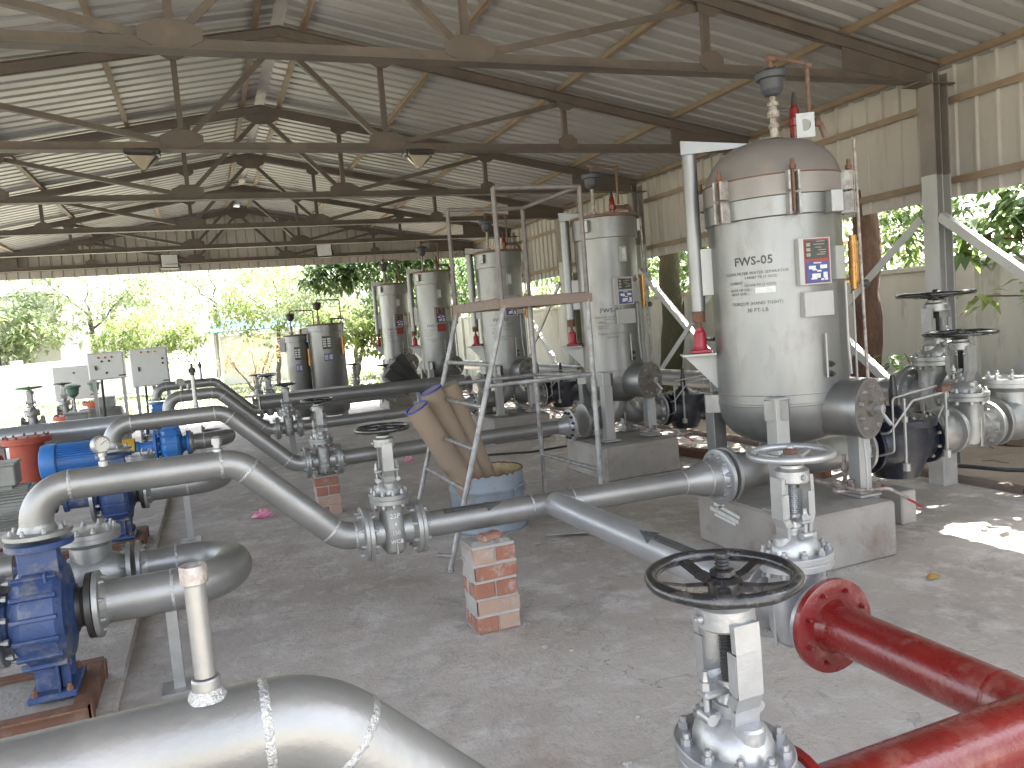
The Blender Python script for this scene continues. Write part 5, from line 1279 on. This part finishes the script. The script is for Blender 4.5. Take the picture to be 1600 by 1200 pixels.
tree('mossy_tree', 'leaning dark tree between the ladder and the second separator, behind the wall band', (7.05,14.2,.03), (7.0,14.0,2.9), .17,
     [((8.2,15.4,4.3),.09),((8.4,13.0,4.0),.08)], [(8.6,14.4,4.0,1.9,2.2,1.5,4),(8.4,17.2,3.8,1.7,1.8,1.5,3)], 3000, .24, leaf_a, barko_m, 23)
# bright sunlit trees beyond the wall, two dense unseen ones added to block light
for i, (x, y, z, s_, lm, lab) in enumerate(((10.6,3.0,2.6,1.9,leaf_b,'sunlit light green tree beyond the wall at the right edge'),(9.4,-.6,3.0,2.3,leaf_a,'unseen dense tree added beyond the wall to block light from the right'),(9.8,-5.0,3.4,2.6,leaf_a,'unseen dense tree added far to the right to block light'),(11.2,7.2,2.9,2.1,leaf_a,'green tree beyond the wall behind the red brown trunk'),(11.0,11.4,2.7,2.0,leaf_b,'yellow green tree beyond the wall behind the X braces'),
        (11.6,15.6,3.0,2.2,leaf_a,'green tree beyond the wall behind the second separator'),(11.0,20.5,2.8,2.3,leaf_b,'light green tree beyond the far end of the wall'))):
    tree('wall_tree', lab, (x,y,-.1), (x-.1,y,2.0), .13, [((x-1,y+.8,3.2),.06),((x+.8,y-.9,3.4),.06)],
         [(x,y,z,s_,s_*1.05,s_*.95,3),(x-.9,y+1.0,z-.5,s_*.6,s_*.7,s_*.6,1),(x-.6,y-1.2,z-.2,s_*.6,s_*.7,s_*.6,1)], 5200, .23, lm, barkg_m, 40+i, 'trees beyond the boundary wall')
# low sprigs in front of the wall
def sprig(pts, tips, L, n, lab, seed, lm=leaf_a):
    t = thing('leafy_branch', lab, 'branch', pts[0])
    q = MB().tube(pts, [.014-.009*i/(len(pts)-1) for i in range(len(pts))], 8); q.build('twig', barkr_m, t)
    for k, (c, r_, m_) in enumerate(tips): leaf_cloud([(*c, r_, r_, r_, 1)], m_, L, seed+k, shell=0, wd=.42).build('leaves', lm, t, 0, fix=False)
sprig([(6.75,5.7,.05),(6.6,5.75,.6),(6.52,5.9,1.0)], [((6.5,5.95,.93),.10,18),((6.55,5.72,.85),.08,12)], .20, 0, 'young shoot with drooping leaves left of the tall gate valve', 61)
sprig([(7.3,3.8,1.2),(7.0,4.4,1.42),(6.8,4.9,1.50),(6.7,5.25,1.52)], [((6.85,4.75,1.58),.13,18),((6.72,5.1,1.52),.09,12),((6.95,4.3,1.42),.12,24)], .19, 0, 'thin branch with pale green leaves crossing the wall at the right edge', 64, leaf_b)
sprig([(7.4,3.9,2.0),(7.1,4.7,1.98),(6.9,5.3,2.05),(6.8,5.7,2.25)], [((6.9,5.35,2.15),.22,60),((7.0,4.9,2.2),.28,110),((7.1,4.5,2.3),.32,150),((7.1,4.1,2.2),.3,120)], .24, 0, 'leafy branch under the cladding at the top of the wall, right edge', 67)
# dark mango foliage hanging at the far end
tree('dark_tree', 'dense dark green tree hanging over the far end between the vessels', (6.4,22.0,-.1), (6.0,21.6,3.6), .20,
     [((3.4,20.6,3.6),.08),((4.8,21,4.4),.09)], [(4.6,20.9,3.55,1.6,1.0,.75,3),(3.2,20.6,3.2,.8,.6,.45,1.3),(6.2,21.4,3.9,1.6,1.3,1.2,3)], 5200, .24, leaf_c, barko_m, 71)
# garden behind: pale far trees, each its own
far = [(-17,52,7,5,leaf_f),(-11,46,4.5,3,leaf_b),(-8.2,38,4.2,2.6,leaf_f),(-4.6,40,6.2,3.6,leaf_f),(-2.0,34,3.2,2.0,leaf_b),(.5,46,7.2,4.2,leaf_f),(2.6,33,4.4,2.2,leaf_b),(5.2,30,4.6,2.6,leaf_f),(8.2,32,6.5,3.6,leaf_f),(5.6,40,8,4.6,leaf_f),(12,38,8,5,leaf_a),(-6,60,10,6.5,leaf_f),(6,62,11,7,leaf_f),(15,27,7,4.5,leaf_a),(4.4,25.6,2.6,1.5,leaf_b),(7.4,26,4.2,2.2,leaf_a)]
kinds = {leaf_f.name:'glare paled', leaf_b.name:'yellow green', leaf_a.name:'deep green'}
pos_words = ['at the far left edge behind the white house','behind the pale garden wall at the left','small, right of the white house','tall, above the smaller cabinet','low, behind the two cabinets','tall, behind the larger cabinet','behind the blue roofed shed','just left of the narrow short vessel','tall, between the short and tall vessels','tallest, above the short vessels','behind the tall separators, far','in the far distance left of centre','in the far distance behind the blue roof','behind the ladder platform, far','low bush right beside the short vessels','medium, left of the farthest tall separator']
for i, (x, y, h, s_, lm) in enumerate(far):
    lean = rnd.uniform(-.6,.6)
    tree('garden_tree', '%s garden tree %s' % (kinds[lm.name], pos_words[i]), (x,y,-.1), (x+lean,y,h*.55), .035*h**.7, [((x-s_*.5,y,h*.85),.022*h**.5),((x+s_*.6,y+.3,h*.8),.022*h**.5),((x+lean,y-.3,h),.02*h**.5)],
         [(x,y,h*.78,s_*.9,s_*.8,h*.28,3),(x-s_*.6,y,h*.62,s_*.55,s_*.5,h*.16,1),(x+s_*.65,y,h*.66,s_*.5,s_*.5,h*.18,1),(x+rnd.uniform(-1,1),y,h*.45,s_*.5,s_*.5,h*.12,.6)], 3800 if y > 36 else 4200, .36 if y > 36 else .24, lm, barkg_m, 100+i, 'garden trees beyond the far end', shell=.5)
# orange flowering bush
t = thing('flowering_bush', 'bush with orange red blossom left of the short vessels', 'bush', (.9,27,-.1))
q = MB()
for k in range(6): limb(q, (1.4,27,-.1), (1.4+rnd.uniform(-.9,.9),27+rnd.uniform(-.5,.5),1.3), .03, .01, 300+k, 5)
q.build('stems', barkg_m, t, 60); leaf_cloud([(1.35,27,1.25,1.1,.7,.75,1)], 900, .16, 310, shell=.2).build('crown', leaf_r, t, 0, fix=False)
# grass beyond the slab (short blades in one object)
rr_ = random.Random(17); V = []; F = []
for k in range(9000):
    x = rr_.uniform(-9,9); y = 19.2+rr_.random()**1.5*16; h = rr_.uniform(.05,.16); a = rr_.uniform(0,3.14); dx, dy = math.cos(a)*.03, math.sin(a)*.03; i = len(V)
    V += [(x-dx,y-dy,-.12),(x+dx,y+dy,-.12),(x+rr_.uniform(-.05,.05),y+rr_.uniform(-.05,.05),h-.12)]; F.append((i,i+1,i+2))
q = MB(); q.v = V; q.f = F; q.mi = [0]*len(F); tag(q.build('grass', grass_m, None, 0, fix=False), 'sparse yellow green grass beyond the floor slab', None, kind='stuff')
# ================================================================ far buildings and garden wall
t = thing('house', 'pale house with a tall shuttered window at the left edge behind the garden', 'house', (-9,42,0))
MB().box((-10.2,43,2.2), (8.2,5,4.6), ch=.03).build('house_wall', bwall_m, t, 0); MB().box((-10.2,43,4.62), (8.8,5.6,.18), ch=.02).build('flat_roof', bwall_m, t, 0)
for x in (-12.2,-9.9,-7.35):
    f_ = MB().box((x,40.47,2.9), (.95,.06,1.5)).build('window', mat('window_frame_grey', (.35,.33,.29)), t, 0); MB().box((x-.22,40.43,2.9),(.38,.02,1.35)).box((x+.22,40.43,2.9),(.38,.02,1.35)).build('pane', mat('dark_glass', (.08,.09,.09), None, .15), f_, 0); MB().box((x,40.40,3.75),(1.3,.35,.08)).build('sunshade', bwall_m, f_, 0)
t = thing('garden_wall', 'low white garden wall running behind the strainers', 'wall', (-7,37,0))
MB().box((-7.6,37,.70), (9.5,.22,1.65), ch=.02).build('wall_body', bwall_m, t, 0)
for x in (-12,-9.6,-7.2,-4.8,-2.95): MB().box((x,36.95,.78), (.4,.4,1.82), ch=.02).build('wall_post', bwall_m, t, 0)
t = thing('blue_roof_shed', 'low shed with a bright blue sheet roof among the garden trees', 'shed', (2.4,36,0))
MB().box((2.4,37.5,.95), (3.6,3,2.1)).build('shed_wall', bwall_m, t, 0)
MB().bar((2.3,35.4,2.18),(2.3,39.4,2.75),4.6,.06).build('sheet_roof', broof_m, t, 0)
for x in (.4,4.3): MB().box((x,35.7,1.0), (.1,.1,2.2)).build('roof_post', column_m, t, 0)

# ================================================================ litter and small things on the floor
def bag(x, y, s_, lab, seed):
    rr_ = random.Random(seed); q = MB(); n, m_ = 12, 7; V = []; F = []
    for j in range(m_+1):
        ph = math.pi/2*j/m_
        for i in range(n):
            a = 2*math.pi*i/n; r_ = s_*math.cos(ph)*rr_.uniform(.6,1.1); V.append((x+r_*math.cos(a), y+r_*math.sin(a)*.8, .004+s_*.75*math.sin(ph)*rr_.uniform(.55,1.1)))
    for j in range(m_):
        for i in range(n): F.append((j*n+i,j*n+(i+1)%n,(j+1)*n+(i+1)%n,(j+1)*n+i))
    tag(q.add(V,F).build('plastic_bag', bag_m, None, 0), lab, 'plastic bag', 'pink plastic bags on the floor')
bag(.33,7.68,.105,'crumpled pink plastic bag on the open floor behind the second sloping pipe',1); bag(2.56,5.95,.085,'small pink plastic bag under the pipe tee',2); bag(2.23,9.6,.075,'pink plastic bag near the drum and third discharge line',3)
q = MB(); P = [(2.22,5.33),(2.50,5.62),(2.72,5.50),(2.80,5.30),(2.62,5.32),(2.48,5.18)]
V = [(x,y,.012+.02*math.sin(x*9+y*7)) for x,y in P]+[(x,y,.016+.02*math.sin(x*9+y*7)) for x,y in P]
tag(q.add(V,[tuple(range(6))[::-1],tuple(range(6,12))]+[(i,(i+1)%6,6+(i+1)%6,6+i) for i in range(6)]).build('cardboard_sheet', paper_m, None, 0), 'crumpled grey cardboard sheet on the floor under the branch pipe', 'cardboard')
q = MB(); V = [(3.63,3.19,.01),(3.68,3.16,.022),(3.74,3.20,.014),(3.69,3.23,.03),(3.66,3.23,.012)]
tag(q.add(V,[(0,1,3),(1,2,3),(0,3,4)]).build('dry_leaf', leafl_m, None, 0), 'single yellow dry leaf on the floor near the right plinth', 'leaf')
rr_ = random.Random(31)
for k in range(26):
    if k < 12: x, y = rr_.uniform(1.0,3.4), rr_.uniform(1.8,4.6)
    else: x, y = rr_.uniform(4.2,5.6), rr_.uniform(3.6,9)
    s_ = rr_.uniform(.006,.02) if k < 12 else rr_.uniform(.015,.04)
    o = MB().box((0,0,s_*.35), (s_*2,s_*1.5,s_), Matrix.Rotation(rr_.uniform(0,3),3,'Z') @ Matrix.Rotation(rr_.uniform(-.3,.3),3,'X'), ch=s_*.3).build('stone_chip', mortar_m if k % 3 else brick_m, None, 0)
    o.location = (x,y,0); tag(o, 'small loose stone chip lying on the concrete floor', 'stone', 'stone chips scattered on the floor')
def cable(pts, r_, lab, name='cable', m_=None):
    P = fillet(pts, .12, 6)[0]; o = MB().tube(P, r_, 8).build(name, m_ or rubber_m, None, 30); tag(o, lab, 'cable')
cable([(5.9,4.9,.09),(6.05,4.5,.085),(6.3,4.1,.10),(6.9,3.5,.13)], .018, 'black cable lying on the dirt right of the kerb under the gate valves')
cable([(4.2,8.6,.012),(5.0,7.8,.012),(5.3,6.9,.012),(5.5,6.2,.012)], .014, 'black cable on the floor between the first two separators')
cable([(3.0,9.2,.012),(3.6,8.9,.012),(4.6,9.0,.012),(5.5,9.4,.012)], .014, 'dark cable on the floor behind the second plinth')
t = thing('floor_beam', 'rusty steel beam lying on the floor between the first and second plinths', 'beam', (4.9,7.4,.04))
MB().box((4.95,6.6,.045), (.10,2.2,.09), Matrix.Rotation(R(8),3,'Z')).build('beam_body', rust_m, t, 0)
for k in range(14):
    o = MB().tube([(0,0,.0),(.12,.03,.02),(.22,.0,.0)], [.006,.008,.004], 6).build('dry_stick', wood_m, None)
    o.location = (6.2+rr_.uniform(0,.9), 3.9+rr_.uniform(-.2,2.4), .075); o.rotation_euler = (0,0,rr_.uniform(0,6)); tag(o, 'dry stick lying on the dirt beyond the kerb', 'stick', 'dry sticks on the dirt')
# dust and grit gathered round the feet of piers and plinths
def grit(x0, x1, y0, y1, n, seed, lab):
    rr_ = random.Random(seed); V = []; F = []
    for k in range(n):
        side = rr_.randrange(4); u_ = rr_.random(); o_ = abs(rr_.gauss(0,.035))
        x, y = ((x0+(x1-x0)*u_, y0-o_), (x0+(x1-x0)*u_, y1+o_), (x0-o_, y0+(y1-y0)*u_), (x1+o_, y0+(y1-y0)*u_))[side]
        s_ = rr_.uniform(.0025,.008); a = rr_.uniform(0,3.1); i = len(V)
        for q_ in range(4): V.append((x+s_*math.cos(a+q_*1.57)*rr_.uniform(.6,1.2), y+s_*math.sin(a+q_*1.57)*rr_.uniform(.6,1.2), .0005))
        V.append((x, y, s_*.8)); F += [(i,i+1,i+4),(i+1,i+2,i+4),(i+2,i+3,i+4),(i+3,i,i+4)]
    tag(MB().add(V,F).build('grit', mortar_m, None, 0, fix=False), lab, None, kind='stuff')
grit(1.185,1.435,3.87,4.09, 260, 1, 'grit and mortar crumbs round the foot of the tall brick pier')
grit(3.10,3.86,3.60,4.62, 420, 2, 'grit gathered round the nearest plinth')
grit(3.50,4.34,6.72,7.62, 300, 3, 'grit gathered round the second plinth')
